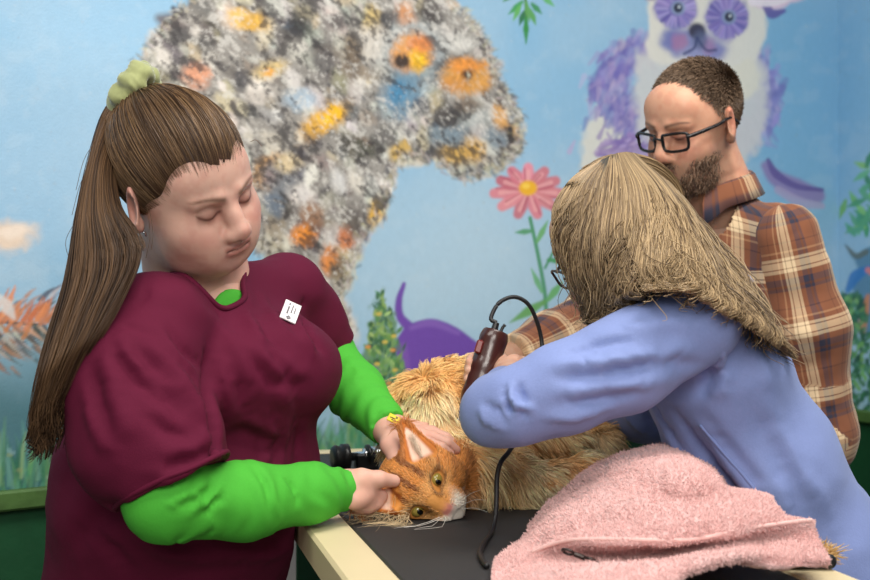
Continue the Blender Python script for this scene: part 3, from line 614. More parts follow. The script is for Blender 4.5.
# ---------------------------------------------------------------- woman in maroon scrubs (left)
def woman_scrubs():
    h = Head(187, 186, 1.56, (54, 22, -27), .93, .83)
    NB_ = P(196, 268, 1.66)
    S = h.sdf(wide=1.12, jaw=1.12, chin2=1.0, neck=[lerp(h.w(0, -.02, -.05), NB_, .5), NB_, P(200, 300, 1.66)], neck_r=.060, fore=.006)
    Vh, Qh = S.mesh(.0024, smooth=2)
    # arms, chest under the clothes
    RS, LS = P(152, 328, 1.51), P(290, 292, 1.82)
    RE, RW = P(168, 502, 1.42), P(345, 488, 1.60)
    LE, LW = P(322, 356, 1.90), P(388, 428, 1.745)
    hip_, lt_ = P(158, 650, 1.77), unit(A(-.6, -.8, 0)); B = Sdf()
    B.cone(P(205, 320, 1.68), P(162, 600, 1.75), .09, .11, .03); B.chain([P(218, 300, 1.625), P(234, 320, 1.63)], (.034, .02), .02)
    B.chain([P(205, 300, 1.65), RS, RE, RW], (.03, .03, .028, .022), .01); B.chain([P(205, 300, 1.65), LS, LE, LW], (.03, .03, .028, .022), .01)
    for sx in (-1, 1): B.chain([P(160, 600, 1.76), hip_ - lt_ * sx * .1 - A(0, 0, .1), A(*(hip_ - lt_ * sx * .1)[:2], .08)], (.1, .08, .045), .03)
    Vb, Qb = B.mesh(.008)
    # near hand: thumb laid along the cat's head, fingers closed round the lower ear
    f1 = [[P(368, 489, 1.60), P(381, 496, 1.615), P(380, 503, 1.64), P(372, 503, 1.65)],
          [P(364, 494, 1.595), P(376, 503, 1.61), P(374, 509, 1.635), P(366, 508, 1.645)],
          [P(359, 498, 1.59), P(368, 507, 1.605), P(366, 512, 1.63), P(359, 511, 1.64)],
          [P(354, 500, 1.585), P(360, 507, 1.60), P(359, 511, 1.62), P(354, 510, 1.63)]]
    V1, Q1 = hand(RW, P(366, 491, 1.60) - RW, A(-.1, -.75, .6), f1, [P(362, 479, 1.595), P(379, 479, 1.60), P(394, 481, 1.615)], .92, RW - RE)
    # far hand: stretched over the crown, thumb down behind the upper ear
    f2 = [[P(414, 440, 1.69), P(428, 443, 1.675), P(441, 448, 1.67), P(450, 454, 1.675)],
          [P(417, 434, 1.71), P(433, 437, 1.70), P(447, 443, 1.695), P(456, 450, 1.70)],
          [P(417, 430, 1.73), P(432, 432, 1.725), P(446, 438, 1.72), P(455, 445, 1.72)],
          [P(413, 427, 1.745), P(425, 428, 1.745), P(436, 433, 1.745), P(443, 439, 1.745)]]
    V2, Q2 = hand(LW, P(415, 433, 1.72) - LW, A(-.1, -.55, .85), f2, [P(390, 445, 1.69), P(396, 459, 1.665), P(402, 471, 1.64)], .92, LW - LE)
    V, Q = join((Vh, Qh), (Vb, Qb), (V1, Q1), (V2, Q2))
    col = skin_cols(h, V, (214, 172, 154), (112, 84, 66), seed=2)
    nh = len(Vh) + len(Vb); L = h.local(V); far = np.linalg.norm(L, axis=1) > .16
    col[far] = lin(220, 174, 156) * (1 + .08 * np.clip(fbm(V[far] * 60), -1, 1))[:, None] * A(1, .97, .95)
    for Lm in f1 + f2:
        d = np.linalg.norm(V - Lm[-1], axis=1); m = (np.exp(-(d / .009) ** 2) * .35)[:, None]; col = col * (1 - m) + lin(214, 140, 128) * m
        for kpt in Lm[:2]:
            d = np.linalg.norm(V - kpt, axis=1); m = (np.exp(-(d / .011) ** 2) * .25)[:, None]; col = col * (1 - m) + lin(206, 132, 118) * m
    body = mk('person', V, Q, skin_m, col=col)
    tag(body, 'person in maroon scrub top and green sleeves, long ponytail, holding the cat\'s head', 'person')

    # ---- scrub top
    fw, lt = unit(A(.8, -.6, 0)), unit(A(-.6, -.8, 0)); Rb = np.stack([lt, fw, A(0, 0, 1)], 1)
    T = Sdf()
    T.ell(P(205, 375, 1.68), (.185, .13, .125), Rb, .03); T.ell(P(262, 372, 1.62), (.14, .08, .08), Rb, .05); T.ell(P(192, 480, 1.68), (.195, .16, .17), Rb, .05)
    T.cone(P(185, 490, 1.69), P(160, 620, 1.75), .150, .155, .05, flat=lt, fl=1.2)
    T.cone(P(158, 324, 1.535), P(284, 292, 1.80), .06, .056, .03); T.cone(P(203, 282, 1.665), P(196, 330, 1.67), .045, .095, .03)
    T.chain([P(153, 327, 1.51), P(131, 385, 1.475), P(148, 440, 1.45), P(177, 484, 1.435)], (.068, .083, .086, .070), .025)
    T.chain([P(287, 294, 1.81), P(303, 320, 1.855), P(321, 345, 1.885)], (.056, .060, .054), .025)
    T.cone(P(158, 640, 1.76), P(158, 700, 1.76), .15, .155, .03)
    T.plane(P(160, 655, 1.76), (0, 0, -1))
    V, Q = T.mesh(.0048, smooth=3)
    hem_n = unit(P(177, 486, 1.43) - P(150, 430, 1.44)); d = (V - P(176, 482, 1.43)) @ hem_n
    arm = (np.linalg.norm(V - P(176, 485, 1.43), axis=1) < .1)
    V[arm & (d > 0)] -= (d[arm & (d > 0)])[:, None] * hem_n                     # flat sleeve end
    hem2 = unit(P(322, 348, 1.87) - P(300, 290, 1.83)); d = (V - P(322, 350, 1.87)) @ hem2
    arm = (np.linalg.norm(V - P(322, 350, 1.87), axis=1) < .09)
    V[arm & (d > 0) & (V[:, 0] > P(318, 0, 1.8)[0])] -= (d[arm & (d > 0) & (V[:, 0] > P(318, 0, 1.8)[0])])[:, None] * hem2
    N = normals(V, Q)
    V = V + N * (wave_noise(V, .0022, (.12, .12, .05)) + wave_noise(V, .0016, (.05, .07, .12), seed=4))[:, None]
    folds = [([(214, 345), (216, 390), (222, 425), (224, 462)], .009, -.018), ([(228, 350), (232, 395), (238, 440)], .012, .006), ([(150, 335), (175, 360), (200, 395), (215, 425)], .010, .007), ([(135, 338), (165, 375), (190, 415)], .009, -.006), ([(225, 432), (200, 440), (170, 452)], .010, .006), ([(222, 446), (195, 456), (168, 463)], .008, -.005),
             ([(222, 456), (196, 468), (150, 478)], .008, .005), ([(100, 345), (110, 390), (125, 440)], .014, .006), ([(84, 350), (95, 400), (108, 450)], .010, -.006), ([(250, 265), (262, 330), (290, 400), (318, 450)], .010, .004), ([(256, 350), (280, 378), (308, 392)], .008, -.006), ([(250, 335), (275, 362), (305, 380)], .008, .005), ([(245, 300), (285, 350), (320, 380)], .008, .004), ([(205, 300), (240, 340), (270, 400)], .010, .004),
             ([(310, 308), (314, 325), (330, 346)], .006, -.010), ([(300, 300), (309, 330), (322, 352)], .008, .006), ([(228, 445), (250, 440), (285, 452)], .012, -.006), ([(240, 400), (258, 428), (290, 440)], .010, .005), ([(300, 400), (306, 440), (300, 470)], .009, -.005), ([(285, 400), (290, 440), (282, 470)], .008, .004), ([(136, 300), (148, 290), (156, 270)], .0035, -.003), ([(98, 330), (130, 320), (160, 330)], .004, -.003), ([(62, 560), (100, 520), (140, 515)], .014, -.006), ([(200, 545), (260, 560), (310, 552)], .012, .006)]
    folds += [([(118, 322), (135, 350), (160, 372), (192, 392)], .007, .006), ([(112, 330), (128, 360), (150, 384), (185, 405)], .006, -.006), ([(165, 325), (182, 350), (205, 372)], .007, .005), ([(172, 320), (190, 345), (212, 362)], .006, -.005), ([(80, 380), (92, 420), (112, 462)], .010, .006), ([(150, 405), (170, 425), (205, 438)], .008, -.006), ([(255, 300), (272, 330), (292, 350)], .007, -.004), ([(265, 285), (285, 318), (312, 345)], .007, .004), ([(236, 360), (246, 400), (252, 432)], .007, -.005), ([(270, 410), (276, 440), (268, 468)], .007, .005), ([(120, 520), (170, 556), (240, 566)], .010, .006), ([(90, 540), (110, 560), (130, 580)], .010, -.006)]
    V = creases(V, Q, [(l, w_, hh * 1.45) for l, w_, hh in folds]); V = relax(V, Q, 1, .5)
    # open the V neck
    vtip, va, vb = P(238, 307, 1.55), P(150, 250, 1.6), P(256, 250, 1.7)
    u, v = pix(V)
    cut = Sdf()
    nk = [P(203, 236, 1.62), P(215, 273, 1.58), P(241, 314, 1.53)]
    def inneck(p):
        dd = np.full(len(p), 9.)
        for a, b, ra, rb in zip(nk[:-1], nk[1:], (.084, .054), (.054, .001)):
            ab = b - a; t = np.clip((p - a) @ ab / (ab @ ab), 0, 1); dd = np.minimum(dd, np.linalg.norm(p - a - t[:, None] * ab, axis=1) - ra - t * (rb - ra))
        return dd
    dn = inneck(V); Nn = normals(V, Q)
    near = (np.abs(dn) < .005); V[near] -= 0
    kill = (dn[Q] < 0).all(1); Q2 = Q[~kill]
    rim = np.unique(Q2[(dn[Q2] < 0).any(1)])                                       # pull the cut edge onto the neckline
    used = np.unique(Q2); mp = np.full(len(V), -1); mp[used] = np.arange(len(used)); V, Q = V[used], mp[Q2]
    scr_m = mat('maroon scrub cotton', (90, 13, 45), .85, mottled=(500, .1), bump=(650, .25, .0015), spec=.25)
    e_ = (V - T0) @ TN + .267 + .006; m_ = (e_ > 0) & (V[:, 2] < TZ + .012); V[m_] -= e_[m_][:, None] * TN        # cloth pressed flat against the table edge
    top = mk('scrub_top', V, Q, scr_m, body)
    # neckband and seams as raised cloth edges
    def on_surf(line, lift=.001, n=60):
        L = smooth_line(line, n); uu, vv = pix(V); NN = normals(V, Q); out = []
        fr = NN[:, 1] < .35
        for a, b in L:
            dd = np.where(fr, np.hypot(uu - a, vv - b) + 60 * V[:, 1], 1e9); j = np.argsort(dd)[:4]; out.append(V[j].mean(0) + NN[j].mean(0) * lift)
        out = np.array(out)
        for _ in range(4): out[1:-1] = .25 * out[:-2] + .5 * out[1:-1] + .25 * out[2:]
        return out
    E = np.sort(edges(Q), 1); eu, cnt_ = np.unique(E[E[:, 0] != E[:, 1]], axis=0, return_counts=True); be = eu[cnt_ == 1]; be = be[(V[be].mean(1)[:, 2] > P(0, 330, 1.6)[2])]
    nb = {}
    for i, j in be: nb.setdefault(i, []).append(j); nb.setdefault(j, []).append(i)
    loop = [be[0][0]]; seen = {loop[0]}
    while True:
        nx = [j for j in nb[loop[-1]] if j not in seen]
        if not nx: break
        loop.append(nx[0]); seen.add(nx[0])
    Lp_ = V[loop].copy()
    for _ in range(10): Lp_ = .25 * np.roll(Lp_, 1, 0) + .5 * Lp_ + .25 * np.roll(Lp_, -1, 0)
    V[loop] = Lp_; top.data.vertices.foreach_set('co', V.astype(np.float32).ravel()); top.data.update()
    mk('neckband', *tube(np.concatenate([Lp_, Lp_[:2]])[::3], .0042, 8, 160), scr_m, top)
    hc0 = P(176, 482, 1.43); q = V - hc0; ok_ = (np.abs(q @ hem_n) < .004) & (np.linalg.norm(q, axis=1) < .1); hX = unit(np.cross(hem_n, A(0, 1, 0))); hY = np.cross(hem_n, hX); an = np.arctan2(q @ hY, q @ hX); rd_ = np.hypot(q @ hX, q @ hY); ring = []
    for k in range(40):
        m_ = ok_ & (np.abs((an - (k - 20) * math.pi / 20 + math.pi) % (2 * math.pi) - math.pi) < .1)
        if m_.any(): j = np.flatnonzero(m_)[np.argmax(rd_[m_])]; ring.append(V[j] - hem_n * .002)
    ring = np.array(ring)
    for _ in range(3): ring = .25 * np.roll(ring, 1, 0) + .5 * ring + .25 * np.roll(ring, -1, 0)
    mk('sleeve_hem', *tube(np.concatenate([ring, ring[:2]]), .0034, 8, 120), scr_m, top)
    # green undershirt: a patch in the V and two long sleeves
    gr = mat('green jersey', (74, 176, 54), .8, mottled=(420, .08), bump=(520, .2, .0012), spec=.3)
    G = Sdf(); G.ell(P(232, 313, 1.604), (.036, .010, .034), Rb)
    mk('undershirt', *G.mesh(.004), gr, body)
    def sleeve(pts, rad, folds, name):
        Z = Sdf(); Z.chain(pts, rad, .02); Z.plane(pts[-1], pts[-1] - pts[-2]); V, Q = Z.mesh(.0036, smooth=2)
        N = normals(V, Q); s_, an, _ = limb_coord(V, pts); V = V + N * (.0016 * np.sin(s_ * 210 + 2.5 * np.sin(an * 2) + 4 * vnoise(V * 22)) * sstep(-.4, .7, vnoise(V * 15 + 5)))[:, None]
        return mk(name, creases(V, Q, folds), Q, gr, body)
    sl = sleeve([P(150, 430, 1.45), P(166, 500, 1.42), P(245, 501, 1.49), P(310, 493, 1.56), P(346, 489, 1.602)], (.05, .047, .0455, .036, .0275),
           [([(222, 480), (200, 500), (178, 512)], .006, -.006), ([(228, 478), (212, 500), (195, 520)], .005, .004), ([(232, 484), (222, 505), (205, 522)], .005, -.005), ([(216, 474), (190, 492), (170, 500)], .006, .005), ([(262, 466), (272, 478), (276, 495)], .005, -.004), ([(290, 470), (300, 482), (304, 500)], .004, -.004)], 'undershirt_sleeve')
    cuff = unit(P(346, 489, 1.602) - P(310, 493, 1.56))
    s2 = sleeve([P(317, 336, 1.89), P(323, 352, 1.895), P(356, 392, 1.82), P(389, 428, 1.745)], (.043, .045, .041, .030), [([(340, 352), (352, 362), (362, 378)], .006, .003), ([(372, 408), (380, 420), (378, 434)], .004, -.003)], 'undershirt_sleeve')
    yl = mat('yellow label', (226, 206, 40), .6); dkl = mat('label print', (60, 62, 40), .6)
    c = P(394, 419, 1.705); nn = unit(A(.15, -.8, .55)); ex = unit(np.cross(nn, A(.75, .1, -.5))); ey = np.cross(nn, ex)
    R_ = np.stack([ey, ex, nn], 1); lb = mk('sleeve_label', *boxm(c, (.009, .006, .0012), R_, .0008), yl, s2)
    mk('label_print', *join(boxm(c + nn * .0014 + ey * .002, (.004, .0008, .0004), R_), boxm(c + nn * .0014 - ex * .0028, (.003, .0007, .0004), R_), boxm(c + nn * .0014 + ex * .003 - ey * .003, (.0015, .0015, .0004), R_)), dkl, lb)
    # name badge on the chest
    q = on_surf([(278, 318), (288, 316), (300, 314)], 0., 9); NN = normals(V, Q); cb = q[4]
    j = np.argmin(np.linalg.norm(V - cb, axis=1)); 
    kk = np.argsort(np.linalg.norm(V - cb, axis=1))[:160]; nn = unit(NN[kk].mean(0))
    nn = unit(nn + A(.1, -.7, 0)); ex = P(291, 303, 1.6) - P(281, 324, 1.6); ex = unit(ex - nn * (ex @ nn)); ey = np.cross(nn, ex); R_ = np.stack([ex, ey, nn], 1); cb = cb + nn * .010
    bd = mk('name_badge', *boxm(cb, (.0175, .0115, .0012), R_, .001), mat('white badge plastic', (236, 230, 232), .35), top)
    ink = mat('badge print', (110, 108, 112), .6); pr = []
    for a, b, w_, t_ in ((.000, .004, .007, .0011), (.004, -.001, .0075, .0008), (.003, -.0052, .006, .0007), (.0115, .0042, .002, .0009)): pr.append(boxm(cb + ex * a - ey * b * -1 + nn * .0014, (w_, t_, .0003), R_, .0001))
    for a, b in ((-.0125, .002), (-.0125, -.0015), (-.0105, .0003), (-.0145, .0003)): pr.append(boxm(cb + ex * a + ey * b + nn * .0014, (.0014, .0014, .0003), R_, .0001))
    mk('badge_print', *join(*pr), ink, bd)
    # trousers and shoes below the table edge
    tr = Sdf(); hip = P(158, 650, 1.77)
    tr.ell(hip, (.19, .155, .15), Rb, .03)
    for sx in (-1, 1): tr.chain([hip + lt * .09 * sx, hip + lt * .1 * sx - A(0, 0, .4), hip + lt * .1 * sx - A(0, 0, hip[2] - .06)], (.115, .085, .062), .02)
    tr.plane(A(0, 0, .05), (0, 0, -1))
    mk('trousers', *tr.mesh(.011), mat('tan trousers', (186, 160, 128), .8), body)
    for sx in (-1, 1):
        b0 = A(*(hip + lt * .1 * sx)[:2], 0); sh = Sdf().cone(b0 + A(0, 0, .05) - fw * .05, b0 + A(0, 0, .045) + fw * .13, .045, .042, .02).plane((0, 0, .0), (0, 0, -1)); mk('shoe', *sh.mesh(.007), mat('dark shoe', (40, 40, 44), .6), body)

    # ---- hair: pulled back into a high ponytail
    ctr, rad = A(0, -.015, .032), A(.0815, .1115, .0985)
    tail = P(140, 96, 1.575); tl = h.local(tail[None])[0]; tdir = unit((tl - ctr) / rad)
    def hairline(az): return np.interp(np.degrees(np.abs(az)), [0, 25, 40, 52, 60, 72, 82, 90, 98, 112, 180], [.068, .061, .044, .014, -.018, -.028, -.020, .004, .012, -.03, -.06])
    cap = Sdf(); cap.ell(h.w(*ctr), rad * h.s * .985, h.R, .01)
    Vc, Qc = cap.mesh(.004); Lc = h.local(Vc); az = np.arctan2(Lc[:, 0], Lc[:, 1] + .015)
    keep = Lc[:, 2] > hairline(az) + .002 * np.sin(az * 60); Qc = Qc[keep[Qc].all(1)]; us = np.unique(Qc); mp = np.full(len(Vc), -1); mp[us] = np.arange(len(us))
    n0 = vnoise(Vc * 160)
    hair = mk('hair', Vc[us], mp[Qc], hair_m, body, col=(lin(66, 46, 34)[None] * (1 + .25 * n0[:, None]))[us])
    n = 7500; dirs = rng.normal(size=(n * 5, 3)); dirs /= np.linalg.norm(dirs, axis=1, keepdims=True)
    pp = ctr + dirs * rad; az = np.arctan2(pp[:, 0], pp[:, 1] + .015); hl = hairline(az)
    ok = (pp[:, 2] > hl + rng.normal(-.002, .0035, len(hl))) & (dirs @ tdir < .96); dirs = dirs[ok][:n]; n = len(dirs)
    t = np.linspace(0, 1, 12); om = np.arccos(np.clip(dirs @ tdir, -1, 1))[:, None]
    D = (np.sin((1 - t) * om) / np.sin(om))[..., None] * dirs[:, None] + (np.sin(t * om) / np.sin(om))[..., None] * tdir
    lift = (1.015 + .025 * np.sin(np.pi * t)[None] * rng.random((n, 1)) + .03 * rng.random((n, 1)) * t[None] ** .5)
    clump = vnoise(dirs * 9)[:, None] * .007 * np.sin(np.pi * t)
    D = D + rng.normal(0, .016, (n, 1, 3)) * np.sin(np.pi * t)[None, :, None] + rng.normal(0, .02, (n, 1, 3)) * t[None, :, None] * .6
    C = ctr + D * rad * (lift + clump)[..., None]; C = h.o + h.s * (C @ h.R.T)
    hc = lerp(lin(58, 40, 28), lin(138, 108, 76), np.clip(.36 + .35 * vnoise(dirs * 14) + rng.normal(0, .26, n), 0, 1)[:, None])
    strands_obj('scalp_hair', C, np.full((n, 12), .0006) * np.interp(t, [0, .10, .22, 1], [.12, .45, 1, .8])[None], hc, hair_m, hair)
    # ponytail
    Lft = smooth_line([(122, 92), (104, 112), (93, 150), (78, 215), (65, 285), (47, 345), (34, 400), (30, 440), (36, 462)], 44)
    Rgt = smooth_line([(146, 102), (134, 130), (116, 165), (120, 205), (142, 250), (122, 300), (90, 355), (66, 405), (62, 440)], 44)
    dep = np.interp(np.linspace(0, 1, 44), [0, .15, .4, .7, 1], [1.585, 1.57, 1.47, 1.41, 1.43]); thick = np.interp(np.linspace(0, 1, 44), [0, .1, .5, 1], [.012, .026, .03, .016])
    LL = np.array([P(a, b, d) for (a, b), d in zip(Lft, dep)]); RR = np.array([P(a, b, d) for (a, b), d in zip(Rgt, dep)])
    n = 2600; a = rng.beta(1.3, 1.3, n); bth = rng.uniform(-1, 1, n); tt = np.linspace(0, 1, 44)
    ends = rng.uniform(.72, 1.0, n); ends[rng.random(n) < .3] = rng.uniform(.45, .8)
    idx = tt[None] * ends[:, None] * 43; i0 = np.clip(idx.astype(int), 0, 42); fr = (idx - i0)[..., None]
    lL = LL[i0] * (1 - fr) + LL[i0 + 1] * fr; rR = RR[i0] * (1 - fr) + RR[i0 + 1] * fr
    thk = np.interp(idx, np.arange(44), thick)
    aa = a[:, None] + .05 * np.sin(tt[None] * (5 + 4 * rng.random((n, 1))) + np.floor(a * 16)[:, None] * 1.7) * tt[None]
    C = lL + (rR - lL) * aa[..., None]; C[..., 1] += bth[:, None] * thk * np.sqrt(np.clip(1 - (2 * a[:, None] - 1) ** 2, .05, 1))
    cl = np.floor(a * 16); curl = sstep(.75, 1., tt * ends[:, None])
    C[..., 0] += .008 * curl * np.sin(tt[None] * 34 + cl[:, None] * 2.1); C[..., 2] += .006 * curl * np.cos(tt[None] * 34 + cl[:, None] * 2.1)
    C += rng.normal(0, .0012, (n, 1, 3)) * tt[None, :, None]
    hc = lerp(lin(44, 30, 22), lin(124, 94, 66), np.clip(.34 + .4 * vnoise(np.stack([a * 26, bth * 2, 0 * a], 1)) + rng.normal(0, .16, n), 0, 1)[:, None])
    strands_obj('ponytail', C, np.full((n, 44), .0008) * np.linspace(1, .5, 44)[None], hc, hair_m, hair)
    # a few loose hairs round the temple
    W_ = []
    for (p0, p1, p2) in (((147, 205), (150, 235), (146, 258)), ((149, 207), (153, 232), (151, 250)), ((250, 142), (256, 140), (262, 146)), ((92, 160), (80, 185), (72, 215)), ((80, 215), (66, 240), (70, 262)), ((96, 140), (84, 160), (76, 190))):
        d_ = 1.5 if p0[0] < 200 else 1.5
        W_.append(np.array([P(*q, d_) for q in smooth_line([p0, p1, p2], 14)]))
    for w_ in W_: strands_obj('loose_hair', w_[None], np.full((1, 14), .0004), lin(110, 82, 60)[None], hair_m, hair)
    # scrunchie: a gathered ring of olive velvet
    ax = unit(P(112, 112, 1.585) - h.w(*ctr) - 0 * tail); ax = unit(P(150, 108, 1.57) - P(124, 84, 1.585)); ax = unit(A(-.75, .05, .62) * 1.0)
    X = unit(np.cross(ax, A(0, 1, 0))); Y = np.cross(ax, X); nu, nv = 120, 28; cS = P(135, 89, 1.56)
    U_, V_ = np.meshgrid(np.arange(nu) / nu * 2 * math.pi, np.arange(nv) / nv * 2 * math.pi, indexing='ij')
    rr = .0145 + .0022 * np.sin(U_ * 8 + 1.2 * np.sin(V_ + 1)) + .003 * fbm(np.stack([3 * np.cos(U_) + np.cos(V_), 3 * np.sin(U_) + np.sin(V_), V_ * .4], -1)); Rr = .0245 + .003 * np.sin(U_ * 3 + 1)
    G_ = cS + (Rr + rr * np.cos(V_))[..., None] * (np.cos(U_)[..., None] * X + np.sin(U_)[..., None] * Y) + (rr * 1.25 * np.sin(V_))[..., None] * ax
    i, j = np.meshgrid(np.arange(nu), np.arange(nv), indexing='ij'); i2, j2 = (i + 1) % nu, (j + 1) % nv
    Qs = np.stack([i * nv + j, i2 * nv + j, i2 * nv + j2, i * nv + j2], -1).reshape(-1, 4)
    mk('scrunchie', G_.reshape(-1, 3), Qs, mat('olive velvet', (152, 158, 104), .75, mottled=(90, .25), sheen=.5), body)
    st = mat('silver', (200, 200, 204), .25, metal=1); e0 = h.w(.082, .002, -.036)
    mk('earring', *join(tube([e0, e0 + A(.002, -.004, -.004), e0 + A(.004, 0, -.008), e0 + A(.002, .003, -.003)], .0012, 8, 16), boxm(e0 + A(.001, -.004, .002), (.002, .002, .002))), st, body)
    ns = h.w(.003, .113, -.044); mk('nose_ring', *tube([ns + h.R @ A(.002, -.004, 0), ns + h.R @ A(.001, .0, -.002), ns + h.R @ A(-.002, .0, -.002)], .0006, 6, 12), st, body)
    return body
person_1 = woman_scrubs()
# ---------------------------------------------------------------- man in plaid shirt (behind the table, right)
def plaid_material():
    m = bpy.data.materials.new('plaid flannel'); m.use_nodes = True; nt = m.node_tree; b = nt.nodes['Principled BSDF']; L = nt.links.new
    b.inputs['Roughness'].default_value = .85; b.inputs['Sheen Weight'].default_value = .15; b.inputs['Specular IOR Level'].default_value = .2
    at = nt.nodes.new('ShaderNodeAttribute'); at.attribute_name = 'weave'
    sx = nt.nodes.new('ShaderNodeSeparateXYZ'); L(at.outputs['Vector'], sx.inputs[0])
    RU, CR, DK, NV, TN = (128, 80, 56), (220, 194, 156), (88, 54, 42), (52, 52, 68), (182, 138, 100)
    stops = [(0, RU), (.10, DK), (.12, RU), (.24, TN), (.27, RU), (.34, CR), (.385, DK), (.40, CR), (.50, DK), (.515, CR), (.57, RU), (.66, NV), (.76, DK), (.80, NV), (.85, RU), (.95, TN), (.97, RU)]
    outs = []
    for ax in (0, 1):
        mu = nt.nodes.new('ShaderNodeMath'); mu.operation = 'MULTIPLY'; mu.inputs[1].default_value = 1 / .108; L(sx.outputs[ax], mu.inputs[0])
        ad = nt.nodes.new('ShaderNodeMath'); ad.operation = 'ADD'; ad.inputs[1].default_value = 20.37 - .3 * ax; L(mu.outputs[0], ad.inputs[0])
        fr = nt.nodes.new('ShaderNodeMath'); fr.operation = 'FRACT'; L(ad.outputs[0], fr.inputs[0])
        rp = nt.nodes.new('ShaderNodeValToRGB'); rp.color_ramp.interpolation = 'LINEAR'; el = rp.color_ramp.elements
        el[0].position = 0; el[0].color = (*lin(*stops[0][1]), 1); el[1].position = 1; el[1].color = (*lin(*stops[0][1]), 1)
        for i, (p, c) in enumerate(stops[1:], 1):
            if len(el) > 28: break
            if i and p - .012 > stops[i - 1][0]:
                e = el.new(p - .012); e.color = (*lin(*stops[i - 1][1]), 1)
            e = el.new(p); e.color = (*lin(*c), 1)
        L(fr.outputs[0], rp.inputs[0]); outs.append(rp.outputs[0])
    mx = nt.nodes.new('ShaderNodeMix'); mx.data_type = 'RGBA'; mx.inputs[0].default_value = .5; L(outs[0], mx.inputs[6]); L(outs[1], mx.inputs[7])
    L(mx.outputs[2], b.inputs['Base Color'])
    return m
def man_plaid():
    h = Head(694, 125, 2.10, (-52, 20, 6), .90)
    NK = P(716, 196, 2.15)
    S = h.sdf(wide=.98, jaw=1.08, chin2=.4, neck=[lerp(h.w(0, -.02, -.05), NK, .5), NK, P(722, 240, 2.17)], neck_r=.058)
    Vh, Qh = S.mesh(.0026, smooth=2)
    fw = unit(A(-.75, -.66, 0)); lt = A(-fw[1] * -1, -fw[0] * -1, 0); lt = unit(A(.66, -.75, 0)); Rb = np.stack([lt, fw, A(0, 0, 1)], 1)
    LS, LE, LW = P(798, 238, 2.03), P(824, 436, 2.06), P(700, 452, 1.93)
    RS, RE, RW = P(655, 236, 2.28), P(596, 318, 2.22), P(507, 358, 2.0)
    C0 = P(728, 300, 2.17); HP = A(C0[0] + .02, C0[1] + .04, .86)
    B = Sdf(); B.chain([P(720, 220, 2.16), C0, HP], (.06, .1, .11), .03)
    B.chain([P(722, 240, 2.17), LS, LE, LW], (.03, .03, .028, .024), .01); B.chain([P(720, 240, 2.17), RS, RE, RW], (.03, .03, .028, .024), .01)
    for sx in (-1, 1): B.chain([HP, HP + lt * .1 * sx - A(0, 0, .38), HP + lt * .11 * sx - A(0, 0, HP[2] - .08)], (.1, .075, .045), .03)
    Vb, Qb = B.mesh(.009)
    f = [[P(486, 355, 1.98), P(473, 360, 1.965), P(464, 367, 1.96), P(459, 373, 1.96)], [P(486, 359, 1.965), P(474, 365, 1.95), P(466, 372, 1.95), P(461, 378, 1.95)], [P(488, 364, 1.95), P(478, 371, 1.94), P(471, 378, 1.94), P(467, 383, 1.94)], [P(491, 369, 1.945), P(484, 376, 1.935), P(479, 381, 1.935), P(476, 385, 1.935)]]
    V1, Q1 = hand(RW, P(488, 360, 1.97) - RW, A(-.1, -.5, .85), f, [P(490, 357, 2.0), P(478, 359, 2.0), P(470, 365, 1.99)], 1.0, RW - RE)
    f = [[P(676, 450, 1.9), P(666, 452, 1.88), P(658, 456, 1.87), P(654, 460, 1.87)], [P(677, 454, 1.885), P(667, 457, 1.865), P(660, 461, 1.86), P(656, 465, 1.86)], [P(678, 458, 1.87), P(669, 462, 1.855), P(663, 466, 1.85), P(660, 469, 1.85)], [P(680, 461, 1.86), P(673, 465, 1.85), P(668, 468, 1.845), P(665, 471, 1.845)]]
    V2, Q2 = hand(LW, P(680, 454, 1.89) - LW, A(.1, -.4, .9), f, [P(680, 449, 1.93), P(670, 450, 1.925), P(662, 454, 1.915)], 1.0, LW - LE)
    V, Q = join((Vh, Qh), (Vb, Qb), (V1, Q1), (V2, Q2))
    col = skin_cols(h, V, (212, 160, 132), (84, 62, 48), blush=(186, 104, 84), lip=(158, 92, 80), beard=((74, 56, 46), (150, 122, 100)), blush_a=.4, seed=9)
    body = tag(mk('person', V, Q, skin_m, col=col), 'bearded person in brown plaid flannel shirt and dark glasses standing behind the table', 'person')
    pl = plaid_material()
    def garment(name, S, hh, coordf, parent, folds=(), amp=.002, cutf=None):
        V, Q = S.mesh(hh, smooth=3); w = coordf(V)
        V = V + normals(V, Q) * (wave_noise(V, amp, (.09, .09, .05)) + wave_noise(V, amp * .7, (.04, .05, .07), seed=3))[:, None]
        V = creases(V, Q, folds); V = relax(V, Q, 1, .4)
        if cutf is not None:
            k = cutf(V) < 0; Q = Q[~k[Q].all(1)]; us = np.unique(Q); mp = np.full(len(V), -1); mp[us] = np.arange(len(us)); V, Q, w = V[us], mp[Q], w[us]
        return mk(name, V, Q, pl, parent, vec=w), V, Q
    def tc(V):
        q = (V - C0) @ Rb; return np.stack([np.arctan2(q[:, 0], q[:, 1] + .0) * .16, q[:, 2] + .25 * np.abs(q[:, 0]) * (q[:, 2] > .05), 0 * q[:, 0]], 1)
    T = Sdf(); T.ell(P(735, 310, 2.16), (.19, .115, .17), Rb, .03); T.cone(P(775, 236, 2.06), P(665, 240, 2.27), .058, .055, .045); T.cone(P(722, 212, 2.16), P(728, 270, 2.17), .055, .1, .05)
    T.cone(P(730, 380, 2.18), HP + A(0, 0, 0), .125, .13, .05, flat=lt, fl=1.3); T.plane(HP - A(0, 0, .04), (0, 0, -1))
    nk = [P(712, 175, 2.13), P(704, 213, 2.09), P(700, 232, 2.06)]
